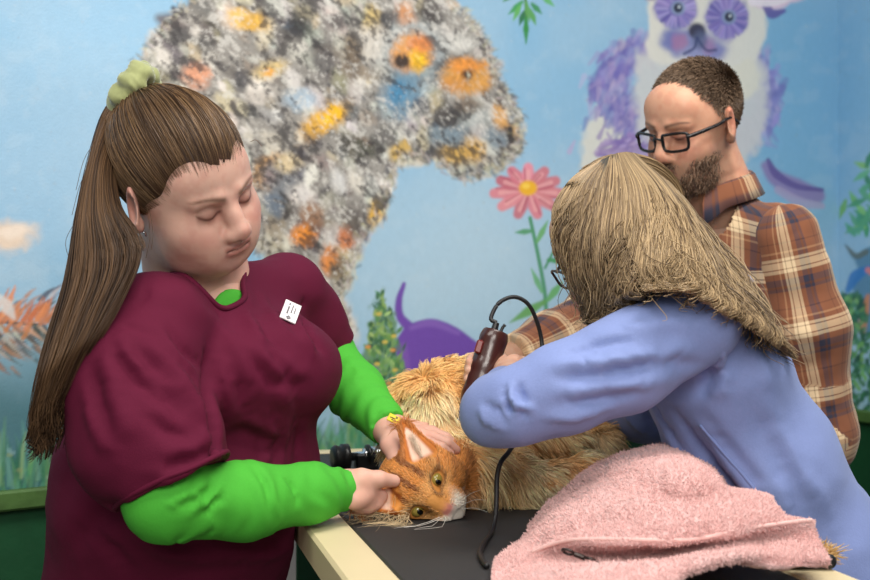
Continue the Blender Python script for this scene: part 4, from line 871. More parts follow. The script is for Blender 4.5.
    def inneck(p):
        dd = np.full(len(p), 9.)
        for a, b, ra, rb in zip(nk[:-1], nk[1:], (.07, .052), (.052, .012)):
            ab = b - a; t = np.clip((p - a) @ ab / (ab @ ab), 0, 1); dd = np.minimum(dd, np.linalg.norm(p - a - t[:, None] * ab, axis=1) - ra - t * (rb - ra))
        return dd
    shirt, Vt, Qt = garment('plaid_shirt', T, .0055, tc, body, [([(776, 222), (772, 260), (760, 320)], .008, -.007), ([(762, 215), (758, 260), (745, 320)], .012, .005), ([(738, 300), (742, 330), (736, 360)], .01, -.008)], cutf=inneck)
    def arm(pts, rad, folds, plane_at=True):
        Z = Sdf(); Z.chain(pts, rad, .03)
        if plane_at: Z.plane(pts[-1], pts[-1] - pts[-2])
        lc = lambda V: np.stack([limb_coord(V, pts)[1] * .075 + .03, limb_coord(V, pts)[0], 0 * V[:, 0]], 1)
        return garment('shirt_sleeve', Z, .005, lc, shirt, folds, .0025)
    arm([P(786, 238, 2.035), P(806, 330, 2.04), P(820, 436, 2.06), P(760, 452, 1.99), P(706, 452, 1.935)], (.058, .066, .058, .05, .038), [([(770, 350), (800, 340), (835, 345)], .012, .005), ([(770, 370), (800, 372), (840, 362)], .012, -.006), ([(780, 400), (810, 410), (848, 392)], .012, .005), ([(775, 300), (800, 300), (830, 285)], .012, -.004), ([(778, 240), (790, 226), (806, 214)], .006, -.003), ([(790, 440), (815, 428), (850, 420)], .01, -.005)])
    arm([P(662, 240, 2.27), P(598, 316, 2.22), P(550, 342, 2.10), P(512, 357, 2.01)], (.058, .056, .05, .04), [([(585, 290), (592, 312), (600, 330)], .012, -.007), ([(560, 305), (572, 322), (580, 340)], .01, .005), ([(535, 335), (548, 348), (556, 360)], .009, -.005)])
    # collar: a folded band round the neck, open at the throat
    cen = lerp(P(716, 196, 2.15), P(712, 180, 2.13), .3) ; up = unit(A(-.12, -.15, 1)); fx = unit(fw - up * (fw @ up)); lx = np.cross(fx, up) * -1
    lx = unit(lt - up * (lt @ up))
    ph = np.linspace(math.radians(22), math.radians(338), 90); prof = [(.060, .016), (.0615, .026), (.065, .029), (.070, .024), (.077, .004), (.084, -.016), (.081, -.017), (.070, .004), (.0635, .012)]
    V = []; W_ = []
    for p in ph:
        op = abs(p - math.pi) / math.pi; drop = -.026 * op ** 3; rr = 1 + .05 * op
        for k, (r, z) in enumerate(prof):
            tip = 1.0 + (.16 * sstep(.75, .88, op) if k in (4, 5, 6) else 0)
            V.append(cen + (fx * math.cos(p) + lx * math.sin(p)) * r * rr * tip + up * (z * .9 + drop + .004 - (.018 * sstep(.7, .88, op) if k in (5, 6) else 0))); W_.append((p * .075, z * 1.2 + .02 * k, 0))
    nP = len(prof); i, j = np.meshgrid(np.arange(len(ph) - 1), np.arange(nP), indexing='ij'); j2 = (j + 1) % nP
    Q = np.stack([i * nP + j, (i + 1) * nP + j, (i + 1) * nP + j2, i * nP + j2], -1).reshape(-1, 4)
    mk('shirt_collar', np.array(V), Q, pl, shirt, vec=np.array(W_))
    # jeans and shoes below
    tr = Sdf(); tr.ell(HP - A(0, 0, .06), (.18, .13, .14), Rb, .03)
    for sx in (-1, 1): tr.chain([HP + lt * .09 * sx - A(0, 0, .1), HP + lt * .1 * sx - A(0, 0, .42), HP + lt * .11 * sx - A(0, 0, HP[2] - .06)], (.1, .08, .06), .02)
    tr.plane(A(0, 0, .05), (0, 0, -1)); mk('jeans', *tr.mesh(.012), mat('navy denim', (36, 42, 66), .8), body)
    for sx in (-1, 1):
        b0 = A(*(HP + lt * .11 * sx)[:2], 0); mk('shoe', *Sdf().cone(b0 + A(0, 0, .05) - fw * .05, b0 + A(0, 0, .045) + fw * .15, .048, .045, .02).plane((0, 0, 0), (0, 0, -1)).mesh(.008), mat('brown shoe', (70, 48, 36), .6), body)
    # short cropped hair
    ctr, rad = A(0, -.015, .032), A(.0765, .0995, .0875)
    def hl(az, lo=False): return np.interp(np.degrees(np.abs(az)), [0, 20, 40, 58, 72, 84, 96, 112, 180], [.068, .072, .073, .056, .018, -.022, .0, -.04, -.062])
    n = 17000; D = rng.normal(size=(n * 4, 3)); D /= np.linalg.norm(D, axis=1, keepdims=True); p = ctr + D * rad * .99
    az = np.arctan2(p[:, 0], p[:, 1] + .015); ok = p[:, 2] > hl(az) + rng.normal(0, .003, len(az)); D, p = D[ok][:n], p[ok][:n]; n = len(D)
    comb = unit(A(0, 1, -.25)); tdir = comb - (D @ comb)[:, None] * D; side = sstep(.05, .0, p[:, 2])[:, None]; tdir = tdir * (1 - side) + A(0, -.4, -1) * side
    tdir -= (tdir * D).sum(1, keepdims=True) * D; tdir /= np.maximum(np.linalg.norm(tdir, axis=1, keepdims=True), 1e-6)
    ln = (.006 + .009 * sstep(.03, .09, p[:, 2]))[:, None] * rng.uniform(.7, 1.2, (n, 1)); t = np.linspace(0, 1, 4)
    C = p[:, None] + (D * .45)[:, None] * (ln * t)[..., None] + tdir[:, None] * (ln * t ** 1.3)[..., None] + rng.normal(0, .0012, (n, 1, 3)) * t[None, :, None]
    C = h.o + h.s * C @ h.R.T
    grey = sstep(.03, -.02, p[:, 2]) * sstep(-.1, .06, p[:, 1])
    hc = lerp(lerp(lin(72, 57, 46), lin(144, 120, 98), rng.random((n, 1))), lin(128, 114, 102), (grey * rng.random(n))[:, None] * .8)
    hair = strands_obj('hair', C, np.full((n, 4), .00075) * A(1, 1, .8, .35)[None], hc, hair_m, body)
    cap = Sdf(); cap.ell(h.w(*ctr), rad * h.s * 1.0, h.R, .01); Vc, Qc = cap.mesh(.004); Lc = h.local(Vc); az = np.arctan2(Lc[:, 0], Lc[:, 1] + .015)
    keep = Lc[:, 2] > hl(az) + .006; Qc = Qc[keep[Qc].all(1)]; us = np.unique(Qc); mp = np.full(len(Vc), -1); mp[us] = np.arange(len(us))
    mk('scalp_hair', Vc[us], mp[Qc], hair_m, hair, col=np.repeat(lin(74, 56, 44)[None], len(us), 0))
    # beard bristles on the chin and jaw
    L = h.local(V := h.sdf(wide=.98, jaw=1.08, chin2=.4).mesh(.004)[0]); x, y, z = L.T
    m = (z < -.074 + .03 * sstep(.03, .06, np.abs(x))) & (y > .0) & (z > -.125) | ((np.abs(x) < .03) & (y > .085) & (np.abs(z + .0535) < .005)); m &= ~((np.abs(x) < .02) & (np.abs(z + .068) < .009) & (y > .07))
    src = V[m]; k = 7000; p = src[rng.integers(0, len(src), k)] + rng.normal(0, .0022, (k, 3)); dn = h.R @ A(0, .35, -1)
    out = unit(h.R @ A(0, .8, -.2)); ln = rng.uniform(.003, .008, (k, 1)); t = np.linspace(0, 1, 4)
    C = p[:, None] + (dn * .8 + out * .35 + rng.normal(0, .35, (k, 3)))[:, None] * (ln * t)[..., None]
    strands_obj('beard', C, np.full((k, 4), .0006) * A(1, 1, .8, .3)[None], lerp(lin(62, 46, 36), lin(168, 136, 110), rng.random((k, 1)) ** 1.2), hair_m, body)
    # glasses
    blk = mat('black acetate', (22, 20, 22), .25); gl = empty('glasses', 'x', 'x', h.w(0, .1, -.002)); del gl['label'], gl['category']; gl.parent = body
    gl_inv = np.array(gl.location)
    fr = []; gm = bpy.data.materials.new('clear lens'); gm.use_nodes = True; b = gm.node_tree.nodes['Principled BSDF']; b.inputs['Transmission Weight'].default_value = 1; b.inputs['Roughness'].default_value = .02; b.inputs['IOR'].default_value = 1.03; b.inputs['Base Color'].default_value = (.93, .94, .95, 1)
    for sx in (-1, 1):
        q = [h.w(sx * (.0335 + a * .0255), .108 - .012 * abs(a * .5 + .5) ** 2, -.006 + c * .0165) for a, c in ((-.95, .85), (0, 1.02), (.95, .95), (1.02, .3), (.92, -.75), (.3, -1.0), (-.5, -1.0), (-.92, -.6), (-.95, .85))]
        q = np.array(q); cl = smooth_line(np.concatenate([q]), 48)
        o = mk('frame_rim', *tube(cl, 0.0027, 8, 60), blk, gl); o.location = -gl_inv
        cc = cl.mean(0); nf = len(cl); ll = np.concatenate([cc[None] - h.R @ A(0, .0006, 0), cl - h.R @ A(0, .0006, 0), cc[None] + h.R @ A(0, .0006, 0), cl + h.R @ A(0, .0006, 0)])
        k = np.arange(nf - 1); Qf = np.concatenate([np.stack([0 * k, k + 2, k + 1, k + 1], 1), np.stack([0 * k + nf + 1, k + nf + 2, k + nf + 3, k + nf + 3], 1)])
        o = mk('lens', ll, Qf, gm, gl); o.location = -gl_inv
        o = mk('temple', *tube([h.w(sx * .0585, .099, .004), h.w(sx * .068, .085, .005), h.w(sx * .079, .03, .008), h.w(sx * .081, -.008, .012), h.w(sx * .083, -.03, -.006)], A(.0036, .0036, .003, .0026, .002), 8, 30), blk, gl); o.location = -gl_inv
    o = mk('bridge', *tube([h.w(-.0095, .112, .001), h.w(0, .1155, .004), h.w(.0095, .112, .001)], .0022, 8, 16), blk, gl); o.location = -gl_inv
    return body
person_2 = man_plaid()

# ---------------------------------------------------------------- woman in blue shirt (bending over the cat)
def woman_blue():
    h = Head(620, 239, 1.655, (-74, 36, 4), .86)
    NB_ = P(688, 272, 1.63)
    S = h.sdf(wide=.98, jaw=.95, neck=[lerp(h.w(0, -.02, -.05), NB_, .5), NB_, P(705, 300, 1.62)], neck_r=.052); Vh, Qh = S.mesh(.0026, smooth=2)
    NS_, NE, NW_ = P(690, 318, 1.49), P(493, 412, 1.475), P(510, 379, 1.735)
    FS, FE, FW_ = P(668, 305, 1.77), P(650, 408, 1.85), P(592, 413, 1.925)
    HIP = P(800, 545, 1.70)
    B = Sdf(); B.chain([NB_, P(718, 372, 1.64), HIP], (.05, .06, .06), .03); B.chain([P(700, 300, 1.6), NS_, NE, NW_], (.03, .028, .022, .021), .01); B.chain([P(700, 300, 1.65), FS, FE, FW_], (.03, .028, .024, .022), .01)
    HL = A(HIP[0] + .06, HIP[1], HIP[2] - .05)
    for sy in (-1, 1): B.chain([HL - A(0, 0, .05), A(HL[0] + .03, HL[1] + .09 * sy, .48), A(HL[0], HL[1] + .1 * sy, .08)], (.06, .06, .04), .03)
    Vb, Qb = B.mesh(.009)
    # hand closed round the clippers
    f = [[P(497, 355, 1.80), P(482, 355, 1.806), P(472, 359, 1.79), P(470, 362, 1.772)], [P(497, 362, 1.80), P(481, 363, 1.806), P(470, 367, 1.79), P(469, 370, 1.77)], [P(496, 370, 1.80), P(480, 372, 1.806), P(469, 376, 1.79), P(468, 379, 1.77)], [P(496, 377, 1.795), P(481, 380, 1.80), P(470, 384, 1.787), P(469, 386, 1.77)]]
    V1, Q1 = hand(NW_, P(500, 368, 1.79) - NW_, A(.75, .6, .1), f, [P(522, 366, 1.775), P(514, 362, 1.76), P(502, 367, 1.752)], .93, NW_ - NE)
    f = [[P(572, 414, 1.915), P(562, 416, 1.905), P(555, 420, 1.900), P(551, 424, 1.900)], [P(573, 418, 1.900), P(563, 421, 1.890), P(556, 425, 1.885), P(552, 429, 1.885)], [P(575, 422, 1.890), P(566, 425, 1.880), P(560, 429, 1.875), P(556, 432, 1.875)], [P(578, 425, 1.880), P(570, 428, 1.873), P(566, 431, 1.870), P(563, 434, 1.870)]]
    V2, Q2 = hand(FW_, P(576, 417, 1.905) - FW_, A(.1, -.3, .95), f, [P(576, 411, 1.940), P(567, 412, 1.935), P(560, 416, 1.925)], .9, FW_ - FE)
    V, Q = join((Vh, Qh), (Vb, Qb), (V1, Q1), (V2, Q2))
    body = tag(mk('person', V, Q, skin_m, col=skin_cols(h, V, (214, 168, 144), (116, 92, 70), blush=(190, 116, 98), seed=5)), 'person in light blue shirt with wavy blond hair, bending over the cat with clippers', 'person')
    bl = mat('light blue cotton shirt', (126, 143, 196), .75, mottled=(300, .07), bump=(380, .22, .0016), sheen=.12)
    def fold_mesh(name, Z, hh, folds, parent, amp=.0018, extra=None):
        V, Q = Z.mesh(hh, smooth=3); e_ = .267 + .008 - (V - T0) @ TN - 1.3 * np.maximum(V[:, 2] - TZ - .012, 0); m_ = (e_ > 0) & (V[:, 2] < TZ + .10) & (e_ < .12) & ((V[:, 1] < 1.62) | (V[:, 2] < TZ + .03)) & (name == 'blue_shirt'); V[m_] += e_[m_][:, None] * TN; N = normals(V, Q)
        V = V + N * (wave_noise(V, amp, (.11, .09, .07)) + wave_noise(V, amp * .6, (.06, .07, .06), seed=8))[:, None]
        V = creases(V, Q, [(l, w * .8, hh_ * 1.6) for l, w, hh_ in folds]); V = relax(V, Q, 1, .4); return mk(name, V, Q, bl, parent), V, Q
    fl = unit(A(-.12, 1, .05)); T = Sdf()
    T.chain([P(692, 302, 1.63), P(712, 372, 1.64), P(752, 460, 1.67), P(796, 545, 1.70), P(830, 640, 1.72)], (.056, .088, .100, .108, .124), .04, flat=fl, fl=1.42)
    T.cone(P(686, 322, 1.50), P(672, 312, 1.72), .056, .054, .04); T.cone(P(686, 275, 1.62), P(705, 305, 1.62), .052, .07, .03)
    T.plane(P(835, 660, 1.72), (0, 0, -1))
    nk = [P(650, 240, 1.64), P(676, 268, 1.63)]
    def inneck(p):
        ab = nk[1] - nk[0]; t = np.clip((p - nk[0]) @ ab / (ab @ ab), 0, 1); return np.linalg.norm(p - nk[0] - t[:, None] * ab, axis=1) - .056
    shirt, Vt, Qt = fold_mesh('blue_shirt', T, .005, [([(650, 420), (680, 465), (720, 510), (760, 550)], .012, .007), ([(664, 412), (700, 462), (745, 520), (790, 575)], .009, -.008), ([(690, 420), (730, 475), (780, 540)], .012, .006), ([(640, 400), (665, 440), (690, 475)], .008, -.005), ([(700, 405), (760, 480), (810, 560)], .016, .005), ([(716, 345), (712, 372), (690, 400)], .010, -.010), ([(728, 340), (722, 380), (704, 405)], .010, .006),
        ([(745, 400), (790, 470), (830, 550)], .014, -.004), ([(770, 400), (800, 455), (840, 530)], .014, .004), ([(720, 310), (760, 350), (785, 400)], .014, .004), ([(786, 500), (800, 530), (826, 572)], .005, -.004)], body, .0022)
    k = inneck(Vt) < 0; Q2_ = Qt[~k[Qt].all(1)]
    Z = Sdf(); Z.chain([P(694, 318, 1.505), P(622, 364, 1.47), P(562, 389, 1.462), P(516, 407, 1.462), P(493, 413, 1.478), P(497, 404, 1.56), P(506, 388, 1.67)], (.060, .056, .051, .043, .036, .035, .031), .025); Z.plane(P(504, 388, 1.67), P(510, 379, 1.735) - P(492, 404, 1.56))
    sl, Vs, Qs = fold_mesh('shirt_sleeve', Z, .0042, [([(505, 380), (507, 395), (514, 408), (528, 416)], .0055, .009), ([(500, 384), (502, 400), (508, 412), (524, 422)], .004, -.008), ([(512, 378), (516, 392), (524, 404)], .005, -.005), ([(540, 360), (585, 358), (640, 352), (700, 356)], .010, .006), ([(545, 372), (600, 372), (660, 368), (712, 372)], .010, -.006), ([(560, 388), (620, 390), (680, 386)], .011, .005), ([(545, 410), (600, 408), (650, 396)], .010, -.005), ([(530, 424), (580, 422), (625, 408)], .009, .004), ([(620, 328), (660, 320), (700, 318)], .012, .004), ([(560, 350), (600, 338), (640, 334)], .008, -.004), ([(470, 405), (480, 425), (498, 436)], .006, .003), ([(478, 396), (490, 412), (500, 430)], .005, -.004)], shirt, .0018)
    Z = Sdf(); Z.chain([P(672, 308, 1.74), P(650, 408, 1.85), P(601, 413, 1.91)], (.06, .05, .036), .03); Z.plane(P(601, 413, 1.91), P(601, 413, 1.91) - P(650, 408, 1.85))
    fold_mesh('shirt_sleeve', Z, .006, [([(615, 412), (625, 425), (640, 440)], .006, .005), ([(635, 408), (645, 425), (655, 440)], .006, -.005)], shirt)
    # stitched side seam and hem of the shirt front
    def on_surf(line, V, Q, lift=.001, n=50):
        L = smooth_line(line, n); uu, vv = pix(V); NN = normals(V, Q); fr = NN[:, 1] < .3; out = []
        for a, b in L:
            dd = np.where(fr, np.hypot(uu - a, vv - b) + 60 * V[:, 1], 1e9); j = np.argsort(dd)[:4]; out.append(V[j].mean(0) + NN[j].mean(0) * lift)
        out = np.array(out)
        for _ in range(4): out[1:-1] = .25 * out[:-2] + .5 * out[1:-1] + .25 * out[2:]
        return out
    mk('shirt_seam', *tube(on_surf([(700, 425), (745, 478), (785, 530), (812, 578)], Vt, Qt, 0.), .0022, 6, 50), bl, shirt)
    # trousers and shoes
    tr = Sdf(); tr.cone(HL - A(0, .08, .08), HL + A(0, .08, -.08), .13, .13, .03)
    for sy in (-1, 1): tr.chain([HL + A(0, .09 * sy, -.12), A(HL[0] + .03, HL[1] + .095 * sy, .48), A(HL[0], HL[1] + .1 * sy, .06)], (.1, .078, .06), .02)
    tr.plane(A(0, 0, .05), (0, 0, -1)); mk('trousers', *tr.mesh(.012), mat('dark trousers', (44, 48, 66), .8), body)
    for sy in (-1, 1):
        b0 = A(HL[0], HL[1] + .1 * sy, 0); mk('shoe', *Sdf().cone(b0 + A(.05, 0, .05), b0 + A(-.13, 0, .045), .043, .04, .02).plane((0, 0, 0), (0, 0, -1)).mesh(.008), mat('grey shoe', (88, 88, 92), .6), body)
    # glasses arm just seen behind the hair
    blk = mat('brown tortoise', (60, 42, 34), .3); mk('glasses', *join(tube([h.w(.058, .1, .004), h.w(.07, .08, .005), h.w(.079, .02, .008)], .0024, 8, 20), tube([h.w(.0335 + a * .0255, .106, -.006 + c * .0165) for a, c in ((-.95, .85), (0, 1.02), (.95, .95), (1.02, .3), (.92, -.75), (0, -1.0), (-.92, -.6), (-.95, .85))], .0019, 8, 50), tube([h.w(-.0335 + a * .0255, .106, -.006 + c * .0165) for a, c in ((.95, .85), (0, 1.02), (-.95, .95), (-1.02, .3), (-.92, -.75), (0, -1.0), (.92, -.6), (.95, .85))], .0019, 8, 50), tube([h.w(-.01, .11, .001), h.w(0, .114, .004), h.w(.01, .11, .001)], .002, 8, 12)), blk, body)
    # long wavy hair
    G = [[(598, 161, 1.635), (570, 180, 1.615), (552, 212, 1.60), (556, 246, 1.585), (575, 286, 1.57), (586, 318, 1.57)],
         [(604, 159, 1.61), (582, 185, 1.56), (572, 228, 1.54), (581, 276, 1.53), (594, 318, 1.53)],
         [(610, 156, 1.60), (602, 187, 1.54), (598, 236, 1.51), (607, 280, 1.505), (615, 308, 1.51)],
         [(618, 153, 1.60), (628, 187, 1.535), (632, 232, 1.50), (638, 264, 1.485), (645, 288, 1.47)],
         [(626, 152, 1.61), (652, 187, 1.55), (664, 228, 1.51), (676, 262, 1.475), (690, 286, 1.455)],
         [(634, 153, 1.625), (668, 188, 1.575), (690, 232, 1.54), (714, 276, 1.51), (738, 312, 1.50)],
         [(640, 155, 1.64), (676, 190, 1.61), (708, 240, 1.58), (742, 288, 1.55), (772, 332, 1.54)],
         [(644, 158, 1.67), (680, 193, 1.66), (720, 246, 1.64), (758, 300, 1.61), (784, 346, 1.60)],
         [(640, 157, 1.69), (670, 190, 1.73), (690, 240, 1.76), (712, 290, 1.76), (725, 320, 1.76)],
         [(625, 155, 1.69), (625, 185, 1.74), (625, 235, 1.755), (632, 280, 1.75), (640, 310, 1.75)]]
    for g, ex_ in zip(G, (.1, .1, .1, .1, .15, .3, .3, .3, .3, .3)):   # tips
        e = np.array(g[-1]) + (np.array(g[-1]) - np.array(g[-2])) * ex_; g.append(tuple(e))
    for k_, dz in ((2, .02), (3, .045), (4, .06), (5, .07), (6, .075), (7, .05)):
        for q_ in range(2, len(G[k_])): G[k_][q_] = (G[k_][q_][0], G[k_][q_][1], G[k_][q_][2] - dz * (q_ - 1) / (len(G[k_]) - 2))
    m = 40; GL = np.array([smooth_line([P(*q) for q in g], m) for g in G]); ng = len(G)
    n = 11000; w = rng.uniform(0, ng - 1.001, n); w[: int(n * .7)] = rng.uniform(0, 7, int(n * .7)); t = np.linspace(0, 1, m)
    NL = 2.4; cw = np.clip((np.floor(w * NL + rng.normal(0, .25, n)) + .5) / NL, 0, ng - 1.001)
    def at(x): i = x.astype(int); f_ = (x - i)[:, None, None]; return GL[i] * (1 - f_) + GL[i + 1] * f_
    tip_ = (.62 * t ** 1.2)[None, :, None]; C = at(w) * (1 - tip_) + at(cw) * tip_
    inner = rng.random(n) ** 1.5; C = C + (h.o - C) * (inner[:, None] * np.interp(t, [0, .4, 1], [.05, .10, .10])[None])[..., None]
    ends = np.clip(rng.normal(.93, .13, n), .5, 1.0); wisp = rng.random(n) < .05; tipx = np.where(wisp, rng.uniform(.0, 1, n), 0.); k = np.clip(t[None] * ends[:, None], 0, 1) * (m - 1); k0 = np.clip(k.astype(int), 0, m - 2); fr = (k - k0)[..., None]; ar = np.arange(n)[:, None]
    C = C[ar, k0] * (1 - fr) + C[ar, k0 + 1] * fr
    cl = np.round(cw * NL); ph = 1.1 * np.sin(cl * 1.9); ampl = sstep(.18, .7, t)[None] * (.0072 + .002 * np.sin(cl * 1.3))[:, None]
    fq = 17 + 2 * np.sin(cl * .7); wob = fq[:, None] * t + ph[:, None] + rng.normal(0, .16, (n, 1)) + inner[:, None] * .9
    C[..., 0] += ampl * np.sin(wob); C[..., 1] += ampl * .8 * np.sin(wob + 1.5)
    C += rng.normal(0, .0014, (n, 1, 3)) * sstep(0, .6, t)[None, :, None] + (wisp[:, None, None] * rng.normal(0, .012, (n, 1, 3))) * sstep(.3, 1, t)[None, :, None]
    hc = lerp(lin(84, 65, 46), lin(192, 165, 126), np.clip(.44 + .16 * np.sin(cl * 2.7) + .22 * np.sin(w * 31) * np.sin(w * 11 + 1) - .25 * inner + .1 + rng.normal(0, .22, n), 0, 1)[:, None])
    hair = strands_obj('hair', C, np.full((n, m), .00075) * np.interp(t, [0, .8, 1], [1, .9, .35])[None], hc, hair_m, body)
    n = 3600; az = rng.uniform(0, 2 * math.pi, n); d0 = np.stack([.28 * np.sin(az), .25 + .28 * np.cos(az), 0 * az + .93], 1); d0 /= np.linalg.norm(d0, axis=1, keepdims=True)
    d1 = np.stack([np.sin(az), np.minimum(np.cos(az), .25), -.45 + 0 * az], 1); d1 /= np.linalg.norm(d1, axis=1, keepdims=True); tt = np.linspace(0, 1, 14); om = np.arccos(np.clip((d0 * d1).sum(1), -.99, .99))[:, None]
    D = (np.sin((1 - tt) * om) / np.sin(om))[..., None] * d0[:, None] + (np.sin(tt * om) / np.sin(om))[..., None] * d1[:, None] + rng.normal(0, .02, (n, 1, 3))
    Cc = A(0, -.02, .03) + D * A(.080, .103, .091) * (1.005 + .02 * rng.random((n, 1, 1))); Cc = h.o + h.s * (Cc @ h.R.T)
    strands_obj('scalp_hair', Cc, np.full((n, 14), .0007), lerp(lin(84, 65, 46), lin(188, 160, 120), np.clip(.42 + rng.normal(0, .22, n), 0, 1)[:, None]), hair_m, hair)
    Z = Sdf(); Z.ell(h.w(0, -.02, .03), A(.079, .102, .090) * h.s, h.R, .02)
    for g, r in ((G[2], .03), (G[3], .03), (G[4], .026), (G[5], .022), (G[6], .018)):
        q = [lerp(P(*a), h.o, .38) for a in g]; Z.chain(q[1:-1], [r] * (len(q) - 2), .03)
    Vc, Qc = Z.mesh(.005, smooth=3); L = h.local(Vc); face = (L[:, 1] > .045) & (L[:, 2] < .06); Qc = Qc[~face[Qc].any(1)]; us = np.unique(Qc); mp = np.full(len(Vc), -1); mp[us] = np.arange(len(us))
    mk('under_hair', Vc[us], mp[Qc], hair_m, hair, col=lin(74, 56, 40)[None] * (1 + .3 * vnoise(Vc[us] * 120)[:, None]))
    return body
person_3 = woman_blue()
# ================================================================ THE TABLE AND WHAT IS ON IT
nearL, farL = -.42, .80                              # along TD from T0
table = empty('grooming_table', 'rectangular grooming table with black rubber top and cream edge under the cat', 'table', tuple(T0 * A(1, 1, 0) + TD * .19))
tinv = np.array(table.location)
def tpart(name, parts, m, smooth=False):
    V, Q = join(*parts) if isinstance(parts, list) else parts; o = mk(name, V - tinv, Q, m, table, smooth=smooth); return o
cream = mat('cream laminate', (226, 208, 168), .45, mottled=(8, .05)); rub = mat('black ribbed rubber', (44, 43, 44), .62, bump=(900, .6, .0015), mottled=(30, .12)); steel = mat('chrome', (205, 206, 208), .18, metal=1); blkp = mat('black plastic', (18, 18, 20), .4)
LW_, LL_ = .534, farL - nearL; mid = T0 + TD * (nearL + farL) / 2
tpart('rubber_mat', boxm(mid - A(0, 0, .008), (LW_ / 2 - .060, LL_ / 2 - .05, .0085), TR, .002), rub)
for sx in (-1, 1): tpart('edge_rail', boxm(mid + TN * sx * (LW_ / 2 - .03) - A(0, 0, .02), (.030, LL_ / 2, .0215), TR, .004), cream)
for sy in (-1, 1): tpart('edge_rail', boxm(mid + TD * sy * (LL_ / 2 - .025) - A(0, 0, .02), (LW_ / 2 - .060, .025, .0212), TR, .004), cream)
tpart('under_panel', boxm(mid - A(0, 0, .03), (LW_ / 2 - .03, LL_ / 2 - .03, .012), TR, .002), cream)
for sx in (-1, 1):
    for sy in (-1, 1): tpart('leg', boxm(mid + TN * sx * (LW_ / 2 - .06) + TD * sy * (LL_ / 2 - .08) - A(0, 0, .04 + (TZ - .04) / 2), (.018, .018, (TZ - .04) / 2), TR, .003), steel)

# clamp of the grooming arm at the far edge
cl = empty('grooming_arm_clamp', 'black knob and chrome rod clamped at the far edge of the table', 'clamp', tuple(A(*P(350, 460, 2.07)[:2], TZ))); ci = np.array(cl.location)
def cpart(name, V, Q, m): return mk(name, V - ci, Q, m, cl)
k0, k1 = P(332, 458, 2.055), P(349, 457, 2.065)
def lathe(a, b, prof, n=28):
    d = unit(b - a); X = unit(np.cross(d, A(.1, .2, 1))); Y = np.cross(d, X); L = np.linalg.norm(b - a); t = np.arange(n) / n * 2 * math.pi
    V = np.concatenate([a + d * L * z + r * (np.cos(t)[:, None] * X + np.sin(t)[:, None] * Y) for z, r in prof]); m = len(prof)
    i, j = np.meshgrid(np.arange(m - 1), np.arange(n), indexing='ij'); j2 = (j + 1) % n
    Q = np.stack([i * n + j, i * n + j2, (i + 1) * n + j2, (i + 1) * n + j], -1).reshape(-1, 4)
    V = np.concatenate([V, [a + d * L * prof[0][0]], [a + d * L * prof[-1][0]]]); k = np.arange(n); k2 = (k + 1) % n; e = (m - 1) * n
    return V, np.concatenate([Q, np.stack([k2, k, 0 * k + len(V) - 2, 0 * k + len(V) - 2], 1), np.stack([e + k, e + k2, 0 * k + len(V) - 1, 0 * k + len(V) - 1], 1)])
cpart('knob', *lathe(k0, k1, [(0, .010), (.02, .018), (.2, .022), (.5, .019), (.55, .023), (.95, .023), (1, .018)]), blkp)
r0, r1 = P(349, 457, 2.065), P(384, 453, 2.085)
cpart('rod', *lathe(r0, r1, [(0, .0075), (.4, .0075), (.42, .012), (.5, .012), (.52, .0075), (.62, .0075), (.64, .0135), (.98, .0135), (1, .011)]), steel)
cpart('ring', *lathe(lerp(r0, r1, .50), lerp(r0, r1, .60), [(0, .015), (.1, .018), (.9, .018), (1, .015)]), blkp)
cb_ = (r0 + r1) / 2; cpart('clamp_body', *join(boxm(A(cb_[0], cb_[1], TZ + .016), (.02, .012, .014), TR, .003), boxm(A(*(P(341, 0, 2.06)[:2]), TZ + .008), (.008, .008, .007), TR, .002)), blkp)

